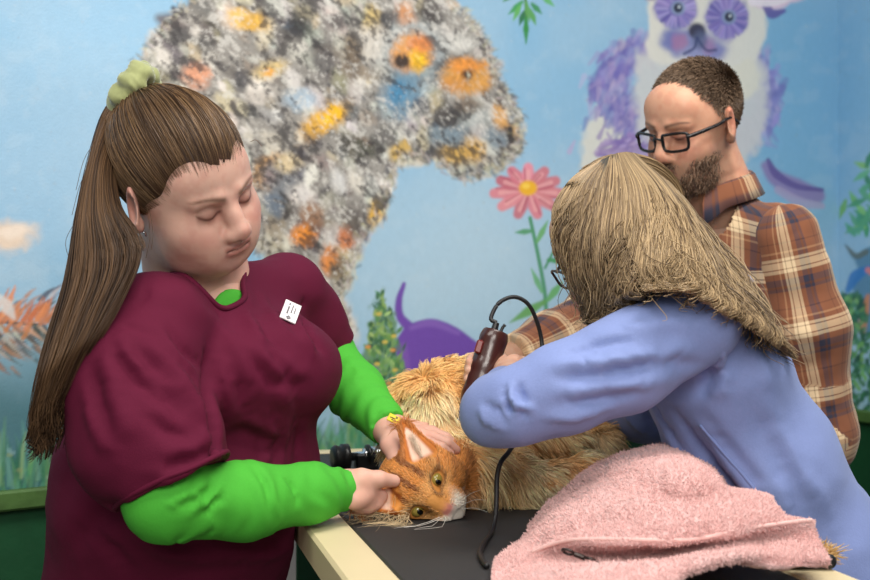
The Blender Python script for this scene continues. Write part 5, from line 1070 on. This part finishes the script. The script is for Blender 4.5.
# ---------------------------------------------------------------- the cat
class CatHead:
    o = P(417, 486, 1.665)
    f = unit(A(.42, -.86, -.20)); u = A(-.80, -.30, .52); u = unit(u - f * (f @ u)); r = np.cross(f, u); R = np.stack([r, f, u], 1)
    def w(s, *p): return s.o + s.R @ (np.asarray(p, float) * 1.12)
    def local(s, V): return (V - s.o) @ s.R / 1.12
def build_cat():
    H_ = CatHead(); S = Sdf(); w = H_.w; R = H_.R
    S.ell(w(0, -.005, .002), A(.047, .05, .044) * 1.12, R, .02)
    for x in (-1, 1):
        S.ell(w(x * .030, .018, -.016), A(.024, .024, .024) * 1.12, R, .02)               # cheek
        S.ell(w(x * .0125, .050, -.022), A(.0155, .017, .0135) * 1.12, R, .010)           # whisker pad
        S.cone(w(x * .012, .034, .022), w(x * .03, .03, .020), .010, .009, .012)  # brow
        S.ell(w(x * .0215, .0475, .006), A(.0105, .008, .0085) * 1.12, R, .006, '-')
    S.chain([w(0, .034, .020), w(0, .048, .004), w(0, .061, -.011)], (.016, .0125, .008), .012)
    S.ell(w(0, .045, -.037), A(.014, .015, .010) * 1.12, R, .010)
    S.chain([w(-.014, .062, -.029), w(0, .066, -.026), w(.014, .062, -.029)], (.0012,) * 3, .003, '-')
    for x in (-1, 1): S.ell(w(x * .0045, .069, -.013), A(.002, .003, .0015) * 1.12, R, .002, '-')
    # ears: hollow cones; the upper one stands, the lower one is folded under the hand
    def ear(b0, b1, tip, inward):
        m = (b0 + b1) / 2; wd = unit(b1 - b0); ln = unit(tip - m); nn = unit(np.cross(wd, ln))
        hw = np.linalg.norm(b1 - b0) / 2
        for t in np.linspace(0, 1, 12): S.ell(lerp(m, tip, t), (hw * (1 - t) ** .8 + .003, .006 * (1 - .5 * t), .008), np.stack([wd, nn, ln], 1), .006)
        sg = 1 if nn @ inward > 0 else -1
        for t in np.linspace(.05, .85, 9): S.ell(lerp(m, tip, t) + nn * sg * .0045, (hw * .72 * (1 - t) ** .8 + .001, .0042, .007), np.stack([wd, nn, ln], 1), .003, '-')
        return m, tip
    e1 = ear(P(409, 472, 1.632), P(440, 453, 1.655), P(404, 426, 1.665), A(.2, -1, .1))
    e2 = ear(P(398, 488, 1.628), P(392, 512, 1.61), P(357, 503, 1.62), A(-.2, -.6, -.8))
    # trunk on its side, belly towards the front right; spine to the back left
    sp = [P(436, 470, 1.755), P(450, 434, 1.84), P(478, 424, 1.93), P(515, 424, 1.99), P(545, 428, 2.02), P(566, 432, 2.03)]
    S.chain(sp, (.05, .080, .082, .074, .062, .05), .04)
    S.ell(P(472, 478, 1.74), (.05, .05, .05), None, .04)                               # chest ruff
    S.ell(P(440, 415, 1.90), (.07, .07, .07), None, .05)
    # legs
    S.chain([P(500, 462, 1.80), P(532, 484, 1.74), P(560, 482, 1.73), P(585, 471, 1.745)], (.040, .030, .025, .021), .010); S.ell(P(591, 468, 1.75), (.024, .024, .02), None, .012)
    S.chain([P(500, 446, 1.86), P(530, 443, 1.80), P(556, 440, 1.79), P(574, 446, 1.78)], (.034, .027, .022, .018), .01)
    S.chain([P(548, 432, 1.98), P(566, 446, 1.90), P(590, 438, 1.86), P(603, 444, 1.83)], (.045, .030, .022, .018), .015); S.ell(P(607, 450, 1.82), (.017, .02, .024), None, .01)
    V, Q = S.mesh(.0028, smooth=2)
    V[:, 2] = np.where(V[:, 2] < TZ + .002, TZ + .002 + .02 * np.minimum(V[:, 2] - TZ - .002, 0) * 0, V[:, 2])
    N = normals(V, Q); L = H_.local(V); x, y, z = L.T; ax = np.abs(x)
    hd = np.linalg.norm(L, axis=1); head = sstep(.085, .07, hd + .3 * np.maximum(-y - .02, 0))
    def cat_cols(V, L, head, N):
        x, y, z = L.T; ax = np.abs(x); u, v = pix(V)
        c = np.repeat(lin(240, 190, 122)[None], len(V), 0)
        def mx(m, col): nonlocal c; m = np.clip(m, 0, 1)[:, None]; c = c * (1 - m) + lin(*col) * m
        nz = fbm(V * 26); body = 1 - head
        mx(body * sstep(-.1, .6, nz), (250, 224, 176)); mx(body * sstep(.1, .6, fbm(V * 40 + 9)) * .4, (216, 150, 80))
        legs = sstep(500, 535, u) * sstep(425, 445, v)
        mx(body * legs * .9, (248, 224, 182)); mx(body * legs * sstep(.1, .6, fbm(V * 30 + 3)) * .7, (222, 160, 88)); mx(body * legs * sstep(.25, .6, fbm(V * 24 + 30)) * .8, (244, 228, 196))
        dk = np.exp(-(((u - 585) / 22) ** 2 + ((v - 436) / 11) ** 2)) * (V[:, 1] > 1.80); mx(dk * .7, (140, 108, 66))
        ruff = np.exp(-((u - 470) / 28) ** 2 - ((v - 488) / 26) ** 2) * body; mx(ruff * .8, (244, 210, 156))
        mx(head * 1, (212, 140, 66))
        st = sstep(.15, .75, np.sin(ax * 330 + 1.0 + 26 * z) + .5 * vnoise(V * 90)) * sstep(.014, .03, z) * sstep(.0, .02, y + .02); mx(head * st * .9, (122, 58, 18))
        st2 = sstep(.3, .8, np.sin((z + .3 * y) * 300 + 40 * ax) + .4 * vnoise(V * 80)) * sstep(.026, .036, ax) * (z < .02); mx(head * st2 * .55, (146, 78, 30))
        mx(head * sstep(.016, .006, ax) * sstep(.02, .035, y) * np.exp(-((z - .006) / .013) ** 2) * .6, (222, 158, 88))
        mx(head * np.exp(-((ax - .0215) / .017) ** 2 - ((z - .0175) / .006) ** 2) * (y > .02) * .7, (224, 176, 112))
        mx(head * np.exp(-((ax - .0225) / .014) ** 2 - ((z + .006) / .005) ** 2) * (y > .02) * .6, (226, 180, 118))
        mz = sstep(.028, .017, ax) * sstep(-.008, -.018, z - .10 * np.maximum(ax - .01, 0)) * sstep(.025, .04, y); mx(head * mz, (240, 230, 216))
        mx(head * sstep(-.026, -.036, z) * sstep(.03, .02, ax) * sstep(.0, .03, y) * .9, (240, 230, 214))
        mx(head * sstep(.0085, .0055, ax) * sstep(.061, .0645, y) * np.exp(-((z + .0125) / .006) ** 2), (206, 130, 118))
        mx(head * np.exp(-(((ax - .0215) ** 2 / .0125 ** 2 + (z - .006) ** 2 / .0098 ** 2) ** .5 - 1) ** 2 / .03) * (y > .03) * .75, (84, 46, 22))
        return c
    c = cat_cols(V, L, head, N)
    for (m_, t_), sgn in ((e1, -1), (e2, 1)):          # ears: pink bare inside, ginger back
        d = t_ - m_; tt = np.clip((V - m_) @ d / (d @ d), 0, 1.0); dist = np.linalg.norm(V - m_ - tt[:, None] * d, axis=1); em = sstep(.03, .022, dist) * sstep(.05, .2, (V - m_) @ d / (d @ d)) * 1.0
        edge = dist / np.maximum(.021 * (1 - np.clip(tt, 0, .97)) ** .8, .002); inn = em * sstep(-.1, .3, N @ H_.f) * sstep(1.0, .7, edge); c = c * (1 - em[:, None]) + lin(190, 112, 48) * em[:, None]; c = c * (1 - inn[:, None]) + lin(240, 206, 184) * inn[:, None]
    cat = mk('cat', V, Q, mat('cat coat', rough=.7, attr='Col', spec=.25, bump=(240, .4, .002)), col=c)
    tag(cat, 'long-haired orange tabby cat lying on its side on the black table top', 'cat')
    # eyes
    am = mat('amber eye', (150, 132, 58), .08, coat=.6); pu = mat('black pupil', (8, 8, 8), .1)
    def ball(cn, r, Rm, n=24):
        th, ph = np.meshgrid(np.linspace(0, math.pi, n), np.arange(n * 2) / (n * 2) * 2 * math.pi, indexing='ij')
        V = np.stack([np.sin(th) * np.cos(ph) * r[0], np.cos(th) * r[1], np.sin(th) * np.sin(ph) * r[2]], -1).reshape(-1, 3); i, j = np.meshgrid(np.arange(n - 1), np.arange(n * 2), indexing='ij'); j2 = (j + 1) % (n * 2)
        return cn + V @ Rm.T, np.stack([i * n * 2 + j, i * n * 2 + j2, (i + 1) * n * 2 + j2, (i + 1) * n * 2 + j], -1).reshape(-1, 4)
    for x in (-1, 1):
        ey = mk('eye', *ball(w(x * .0210, .0372, .006), (.0098, .0098, .0089), R), am, cat); mk('pupil', *ball(w(x * .0208, .0452, .0055), (.0036, .0019, .0050), R), pu, ey)
    # fur: every hair a tapering tuft that follows the coat
    tri = np.concatenate([Q[:, :3], Q[:, [0, 2, 3]]]); ar = np.linalg.norm(np.cross(V[tri[:, 1]] - V[tri[:, 0]], V[tri[:, 2]] - V[tri[:, 0]]), axis=1)
    Vh_ = head[tri].mean(1); wgt = ar * (1 + 2.2 * Vh_) * (V[tri].mean(1)[:, 2] > TZ + .006)
    n = 64000; ti = rng.choice(len(tri), n, p=wgt / wgt.sum()); b = rng.random((n, 2)); fl_ = b.sum(1) > 1; b[fl_] = 1 - b[fl_]
    p = V[tri[ti, 0]] + b[:, :1] * (V[tri[ti, 1]] - V[tri[ti, 0]]) + b[:, 1:] * (V[tri[ti, 2]] - V[tri[ti, 0]]); nn = N[tri[ti, 0]]; cc = c[tri[ti, 0]]; Lp = H_.local(p); hp = head[tri[ti, 0]]
    u, v = pix(p); x, y, z = Lp.T; ax = np.abs(x)
    # direction of lay: backwards from the nose on the head, tailwards and down on the body
    back = unit(-H_.f); dh = Lp - A(0, .065, -.01); dh = dh @ R.T; dh /= np.maximum(np.linalg.norm(dh, axis=1, keepdims=True), 1e-6)
    db = unit(A(.35, .2, -.75)) + 0 * p; legm = sstep(505, 535, u) * sstep(428, 445, v); db = db * (1 - legm[:, None]) + unit(A(.75, -.1, -.45)) * legm[:, None]
    ruffm = np.exp(-((u - 474) / 30) ** 2 - ((v - 480) / 30) ** 2) * (1 - hp); db = db * (1 - ruffm[:, None]) + unit(A(.35, -.45, -.75)) * ruffm[:, None]
    lay_ = dh * hp[:, None] + db * (1 - hp)[:, None]; lay_ -= (lay_ * nn).sum(1, keepdims=True) * nn; lay_ /= np.maximum(np.linalg.norm(lay_, axis=1, keepdims=True), 1e-6)
    cl_ = np.stack([fbm(p * 55 + k * 7.7, 2) for k in (1, 2, 3)], 1) * .5; lay_ = lay_ + cl_ * (1 - .6 * hp[:, None])
    cheek = hp * sstep(.03, .045, ax) * sstep(.03, -.01, y); muz = hp * sstep(.03, .05, y)
    ln = .026 * (1 - hp) + hp * (.0075 - .004 * muz + .016 * cheek); ln = ln * (1 + .9 * ruffm) * (1 - .4 * legm) * rng.uniform(.6, 1.25, n)
    nearhand = np.exp(-((u - 392) / 30) ** 2 - ((v - 470) / 22) ** 2) * hp; ln *= 1 - .5 * nearhand
    eyed = np.minimum.reduce([np.hypot(ax - .0215, (z - .006) * 1.15) + 0 * y]); ok = ~((eyed < .0112) & (y > .025)) & ~((ax < .007) & (y > .058))
    for (m_, t_) in (e1, e2):
        d = t_ - m_; tt = np.clip((p - m_) @ d / (d @ d), .18, 1.0); ok &= ~(np.linalg.norm(p - m_ - tt[:, None] * d, axis=1) < .026 * (1.1 - tt))
    hl_ = np.exp(-((u - 424) / 30) ** 2 - ((v - 440) / 13) ** 2) * (p[:, 1] < 1.80); ln *= 1 - .75 * hl_
    t = np.linspace(0, 1, 4); rise = (.30 + .15 * (1 - hp))[:, None] * rng.uniform(.5, 1.3, (n, 1))
    C = p[:, None] + nn[:, None] * (rise * ln[:, None] * np.sin(t * 1.6) * .9)[..., None] + lay_[:, None] * (ln[:, None] * t)[..., None] + A(0, 0, -1) * (.25 * ln[:, None] * t ** 2 * (1 - hp[:, None]))[..., None]
    C[..., 2] = np.maximum(C[..., 2], TZ + .0015)
    cc = np.clip(cc * (1 + rng.normal(0, .16, (n, 1))), 0, 1); tip = np.clip(cc * 1.0 + .16 * lin(255, 232, 190), 0, 1)
    colr = cc[:, None] * (1 - t)[None, :, None] + tip[:, None] * t[None, :, None]
    Rr = (.0009 * (1 - hp) + .00055 * hp)[:, None] * A(1, .95, .7, .15)
    strands_obj('fur', C[ok], Rr[ok], colr[ok], fur_m, cat, 'stuff')
    # long cream hairs: ear tufts, cheek feathering over the table edge side, whiskers
    def tufts(name, rows, col, r=.0004, m=14):
        Cs, cs = [], []
        for pts, k, sp_ in rows:
            for _ in range(k): Cs.append(np.array([q + rng.normal(0, sp_ * (.4 + .8 * i), 3) for i, q in enumerate(pts)])); cs.append(lin(*col) * rng.uniform(.75, 1.1))
        Cs = np.array([smooth_line(q, m) for q in Cs]); Cs[..., 2] = np.maximum(Cs[..., 2], TZ + .001); strands_obj(name, Cs, np.full((len(Cs), m), r) * np.linspace(1, .3, m), np.array(cs), fur_m, cat)
    tufts('cheek_feathering', [([P(398, 512, 1.62), P(388, 520, 1.61), P(374, 530, 1.60)], 36, .009), ([P(408, 518, 1.60), P(402, 525, 1.595), P(392, 532, 1.59)], 26, .008), ([P(378, 496, 1.635), P(368, 506, 1.625), P(360, 516, 1.615)], 60, .008), ([P(388, 502, 1.63), P(376, 510, 1.62), P(366, 519, 1.61)], 50, .008)], (232, 206, 164), .0004, 10)
    tufts('ear_tuft', [([lerp(e1[0], e1[1], .2) + H_.f * .004, lerp(e1[0], e1[1], .5) + H_.f * .007, lerp(e1[0], e1[1], .8) + H_.f * .009], 60, .0022)], (236, 214, 190), .0004, 8)
    W_ = []
    for pts in ([(440, 517, 1.59), (428, 522, 1.585), (414, 527, 1.58), (404, 538, 1.575), (409, 546, 1.57)], [(442, 518, 1.59), (426, 524, 1.585), (410, 528, 1.58), (396, 535, 1.57), (394, 542, 1.565)], [(440, 519, 1.59), (430, 528, 1.58), (420, 536, 1.57), (414, 545, 1.56)], [(446, 519, 1.585), (440, 530, 1.575), (428, 541, 1.565), (414, 546, 1.56)], [(462, 505, 1.585), (474, 500, 1.57), (486, 500, 1.56)], [(462, 509, 1.585), (474, 508, 1.57), (488, 512, 1.56)], [(460, 502, 1.585), (470, 494, 1.57), (480, 490, 1.56)]): W_.append(smooth_line([P(*q) for q in pts], 20))
    W_ = np.array(W_); W_[..., 2] = np.maximum(W_[..., 2], TZ + .001)
    for q in W_: strands_obj('whisker', q[None], np.full((1, 20), .00045) * np.linspace(1, .35, 20), lin(236, 230, 220)[None], fur_m, cat)
    return cat
the_cat = build_cat()

# ---------------------------------------------------------------- clippers and their cord
c0, c1 = P(496, 331, 1.785), P(476, 396, 1.765); cd = unit(c1 - c0); cx = unit(np.cross(cd, A(0, 1, 0))); cy = np.cross(cd, cx)
clip = empty('hair_clippers', 'dark brown electric hair clippers held upright above the cat', 'clippers', tuple(c1)); ki = np.array(clip.location)
br = mat('dark brown plastic', (62, 30, 26), .28, coat=.3); rd = mat('red brown switch', (112, 34, 32), .35)
S = Sdf(); S.chain([c0, lerp(c0, c1, .12), lerp(c0, c1, .55), c1, c1 + cd * .035], (.0175, .0205, .0215, .0215, .018), .004, flat=cy, fl=.85); S.plane(c0, -cd)
V, Q = S.mesh(.0016, smooth=1); mk('housing', V - ki, Q, br, clip)
mk('strain_relief', *(lambda v, q: (v - ki, q))(*tube([c0 + cx * -.003, c0 - cd * .012 + cx * -.003], (.0055, .0045), 12, 12)), blkp, clip)
mk('hanging_loop', *(lambda v, q: (v - ki, q))(*tube([c0 + cx * .007, c0 - cd * .008 + cx * .008, c0 - cd * .013 + cx * .010], .0026, 8, 12)), blkp, clip)
sw = lerp(c0, c1, .32) - cx * .018 * (1 if cx[0] > 0 else -1) - cy * .012 * (1 if cy[1] > 0 else -1)
mk('switch', *(lambda v, q: (v - ki, q))(*boxm(sw, (.005, .005, .010), np.stack([cx, cy, cd], 1), .002)), rd, clip)
mk('blade', *(lambda v, q: (v - ki, q))(*boxm(c1 + cd * .05, (.018, .007, .016), np.stack([cx, cy, cd], 1), .002)), steel, clip)
s0 = c0 - cd * .012 - cx * .003
cord = [s0, P(491, 318, 1.79), P(499, 303, 1.80), P(514, 297, 1.81), P(528, 304, 1.815), P(537, 322, 1.82), P(542, 345, 1.82), P(541, 375, 1.79), P(528, 420, 1.70), P(510, 450, 1.60), P(501, 462, 1.575), P(497, 478, 1.57), P(496, 510, 1.555)]
tbl = lambda u, v: P(u, v, (EYE - TZ - .0047) * F / (v - CY))
cord += [tbl(492, 531), tbl(484, 543), tbl(480, 553), tbl(483, 561), tbl(487, 566)]
ck = mk('power_cord', *tube(cord, .0032, 10, 220), mat('black rubber cord', (26, 25, 27), .5)); tag(ck, 'thin black power cord looping from the clippers down to the table top', 'cord')

# ---------------------------------------------------------------- pink towel, heaped over the right of the table
GX, GY = 150, 110
def build_towel():
    # the heap is a height field over the table in photo-aligned table coordinates, then given thickness
    pk = []
    def tp(u, v, hgt): return P(u, v, (EYE - TZ - hgt) * F / (v - CY))
    rows = [  # back to front: (u, v, height above the table)
        [(575, 497, .012), (592, 474, .045), (630, 458, .075), (672, 455, .085), (704, 470, .075), (716, 490, .050), (724, 500, .030)],
        [(556, 508, .012), (585, 484, .055), (630, 468, .095), (674, 464, .105), (706, 482, .090), (722, 497, .060), (738, 502, .04)],
        [(536, 524, .012), (575, 500, .050), (628, 482, .088), (676, 482, .100), (708, 492, .088), (736, 500, .070), (764, 505, .05)],
        [(518, 540, .010), (566, 520, .045), (626, 506, .072), (680, 504, .080), (716, 502, .080), (744, 504, .072), (768, 512, .055)],
        [(504, 552, .008), (560, 538, .036), (622, 530, .055), (680, 530, .062), (726, 524, .066), (764, 522, .062), (786, 528, .05)],
        [(496, 562, .007), (556, 548, .030), (622, 545, .046), (684, 540, .054), (734, 534, .058), (780, 530, .054), (812, 532, .045)],
        [(492, 572, .006), (552, 560, .020), (618, 558, .026), (682, 552, .038), (734, 544, .046), (786, 540, .044), (822, 546, .036)],
        [(490, 586, .006), (548, 580, .024), (612, 578, .034), (672, 566, .044), (736, 556, .046), (790, 554, .040), (830, 560, .030)],
        [(488, 606, .006), (544, 602, .018), (604, 602, .026), (664, 590, .034), (700, 566, .034), (780, 566, .032), (826, 566, .022)]]
    g = np.array([[tp(*q) for q in r] for r in rows])
    a = np.array([smooth_line(r, GX) for r in g]); g = np.stack([smooth_line(a[:, i], GY) for i in range(GX)], 1)     # GY x GX x 3
    k = (np.arange(GY - 1)[:, None] * GX + np.arange(GX - 1)[None]).ravel(); Q = np.stack([k, k + GX, k + GX + 1, k + 1], 1)
    V = g.reshape(-1, 3); N = normals(V, Q)
    if N[:, 2].mean() < 0: N = -N
    V = V + N * (.0045 * fbm(V * A(16, 16, 22)) + .0016 * fbm(V * 90))[:, None]
    row = np.repeat(np.arange(GY), GX) / (GY - 1) * 8; uu0, _v = pix(V); V = V + N * (.010 * sstep(5.12, 4.98, row) * sstep(522, 560, uu0))[:, None]      # the upper layer ends in a hem
    folds = [([(560, 500), (600, 480), (650, 476), (676, 482)], .014, -.006), ([(590, 510), (630, 497), (665, 496)], .014, .005), ([(520, 545), (560, 525), (610, 512)], .012, -.005), ([(545, 568), (600, 562), (660, 556)], .008, .006), ([(540, 578), (600, 574), (650, 566)], .006, -.007), ([(640, 575), (660, 560), (690, 552)], .007, -.007), ([(675, 560), (720, 558), (780, 566)], .008, .004)]
    V = creases(V, Q, [([(a_, b_) for a_, b_ in l], w_, h_ if N[:, 2].mean() > 0 else h_) for l, w_, h_ in folds])
    V[:, 2] = np.maximum(V[:, 2], TZ + .006); N = normals(V, Q); N = N if N[:, 2].mean() > 0 else -N
    Vb = V - N * .007; Vb[:, 2] = np.maximum(Vb[:, 2], TZ + .0015)
    e = np.concatenate([np.arange(GX), np.arange(1, GY) * GX + GX - 1, (GY - 1) * GX + np.arange(GX - 2, -1, -1), np.arange(GY - 2, 0, -1) * GX]); e2 = np.roll(e, -1); n = len(V)
    VV = np.concatenate([V, Vb]); QQ = np.concatenate([Q, Q[:, ::-1] + n, np.stack([e, e2, e2 + n, e + n], 1)])
    pk_m = mat('pink terry cloth', (230, 184, 180), .95, mottled=(260, .1), bump=(430, .8, .004), sheen=.3)
    o = mk('towel', VV, QQ, pk_m); tag(o, 'pink terry towel heaped over the near right side of the table', 'towel')
    # terry loops
    m = 42000; q = rng.integers(0, len(Q), m); b = rng.random((m, 2, 1)); p = V[Q[q, 0]] * (1 - b[:, 0]) * (1 - b[:, 1]) + V[Q[q, 1]] * b[:, 0] * (1 - b[:, 1]) + V[Q[q, 2]] * b[:, 0] * b[:, 1] + V[Q[q, 3]] * (1 - b[:, 0]) * b[:, 1]
    nn = N[Q[q, 0]]; t = np.linspace(0, 1, 4); d = nn + rng.normal(0, .5, (m, 3)); C = p[:, None] + d[:, None] * (.002 * t)[None, :, None]
    strands_obj('pile', C, np.full((m, 4), .0005) * A(1, 1, .9, .5), lin(236, 192, 188)[None] * (1 + rng.normal(0, .06, (m, 1))), mat('pink terry pile', rough=.95, attr='Col', sheen=.3), o, 'stuff')
    uu, vv = pix(V); e_ = V.reshape(GY, GX, 3)[int(4.98 / 8 * (GY - 1))] + N.reshape(GY, GX, 3)[20] * .001; e_ = e_[(pix(e_)[0] > 530)][::4]
    for _ in range(6): e_[1:-1] = .25 * e_[:-2] + .5 * e_[1:-1] + .25 * e_[2:]
    mk('hem', *tube(e_, .0024, 8, 160), mat('towel hem', (236, 194, 188), .9, mottled=(500, .1)), o)
    j = np.argsort(np.hypot(uu - 580, vv - 545) + 30 * V[:, 1])[:10]
    return V[j].mean(0), unit(N[j].mean(0))
hp_, hn_ = build_towel()
# small dark hair clip lying on the towel
hx = unit(A(1, .08, 0) - hn_ * (A(1, .08, 0) @ hn_)); hy = np.cross(hn_, hx); hc_ = hp_ + hn_ * .0085 + A(0, -.012, 0)
hcp = empty('snap_hook', 'small dark metal snap hook lying on the pink towel', 'hook', tuple(hc_)); dm = mat('dark metal', (58, 52, 50), .3, metal=.8)
def hk(name, pts, r): 
    V, Q = tube([hx * a + hy * b + hn_ * c for a, b, c in pts], r, 8, 60); return mk(name, V, Q, dm, hcp)
hk('hook', [(.004, .0, 0), (.008, .005, .001), (.015, .0055, .001), (.021, .0, .001), (.015, -.0045, .001), (.010, -.004, .001)], .0016)
hk('swivel', [(-.006, 0, 0), (.006, 0, 0)], .0026); hk('loop', [(-.006, 0, 0), (-.010, .005, 0), (-.017, .004, 0), (-.019, 0, 0), (-.017, -.004, 0), (-.010, -.005, 0), (-.006, 0, 0)], .0015)
# a tuft of cream fur and a dark rounded tool at the table's right edge
tc_ = P(800, 568, 1.365); tc_[2] = TZ + .012
n = 3500; d0 = rng.normal(size=(n, 3)); d0 /= np.linalg.norm(d0, axis=1, keepdims=True); p = tc_ + d0 * A(.040, .018, .008) * rng.random((n, 1)) ** .4; dr = d0 * .8 + A(.3, -.2, .1) + rng.normal(0, .5, (n, 3)); t = np.linspace(0, 1, 5)
C = p[:, None] + dr[:, None] * (rng.uniform(.004, .011, (n, 1)) * t)[..., None]; C[..., 2] = np.maximum(C[..., 2], TZ + .0025)
V1, Q1 = tubes(C, np.full((n, 5), .0006) * A(1, 1, .8, .6, .2), 3, cap=False); V2, Q2 = Sdf().ell(tc_ - A(0, 0, .001), (.036, .017, .0095), None).mesh(.003)
cc = np.repeat(lerp(lin(206, 160, 96), lin(234, 204, 150), rng.random((n, 1))), 15, 0)
ft = mk('fur_tuft', *join((V1, Q1), (V2, Q2)), fur_m, col=np.concatenate([cc, np.repeat(lin(206, 164, 104)[None], len(V2), 0)])); ft['kind'] = 'stuff'; tag(ft, 'tuft of cream and orange cat fur beside the towel corner', 'fur')
kc = P(812, 577, 1.335); kc[2] = TZ + .0105; dk = unit(A(.9, -.1, 0))
S = Sdf(); S.chain([kc - dk * .028, kc + dk * .018], (.0075, .0085), .005); V, Q = S.mesh(.002); bt = mk('comb_handle', V, Q, blkp); tag(bt, 'dark rounded handle lying on the cream edge beside the fur tuft', 'handle')
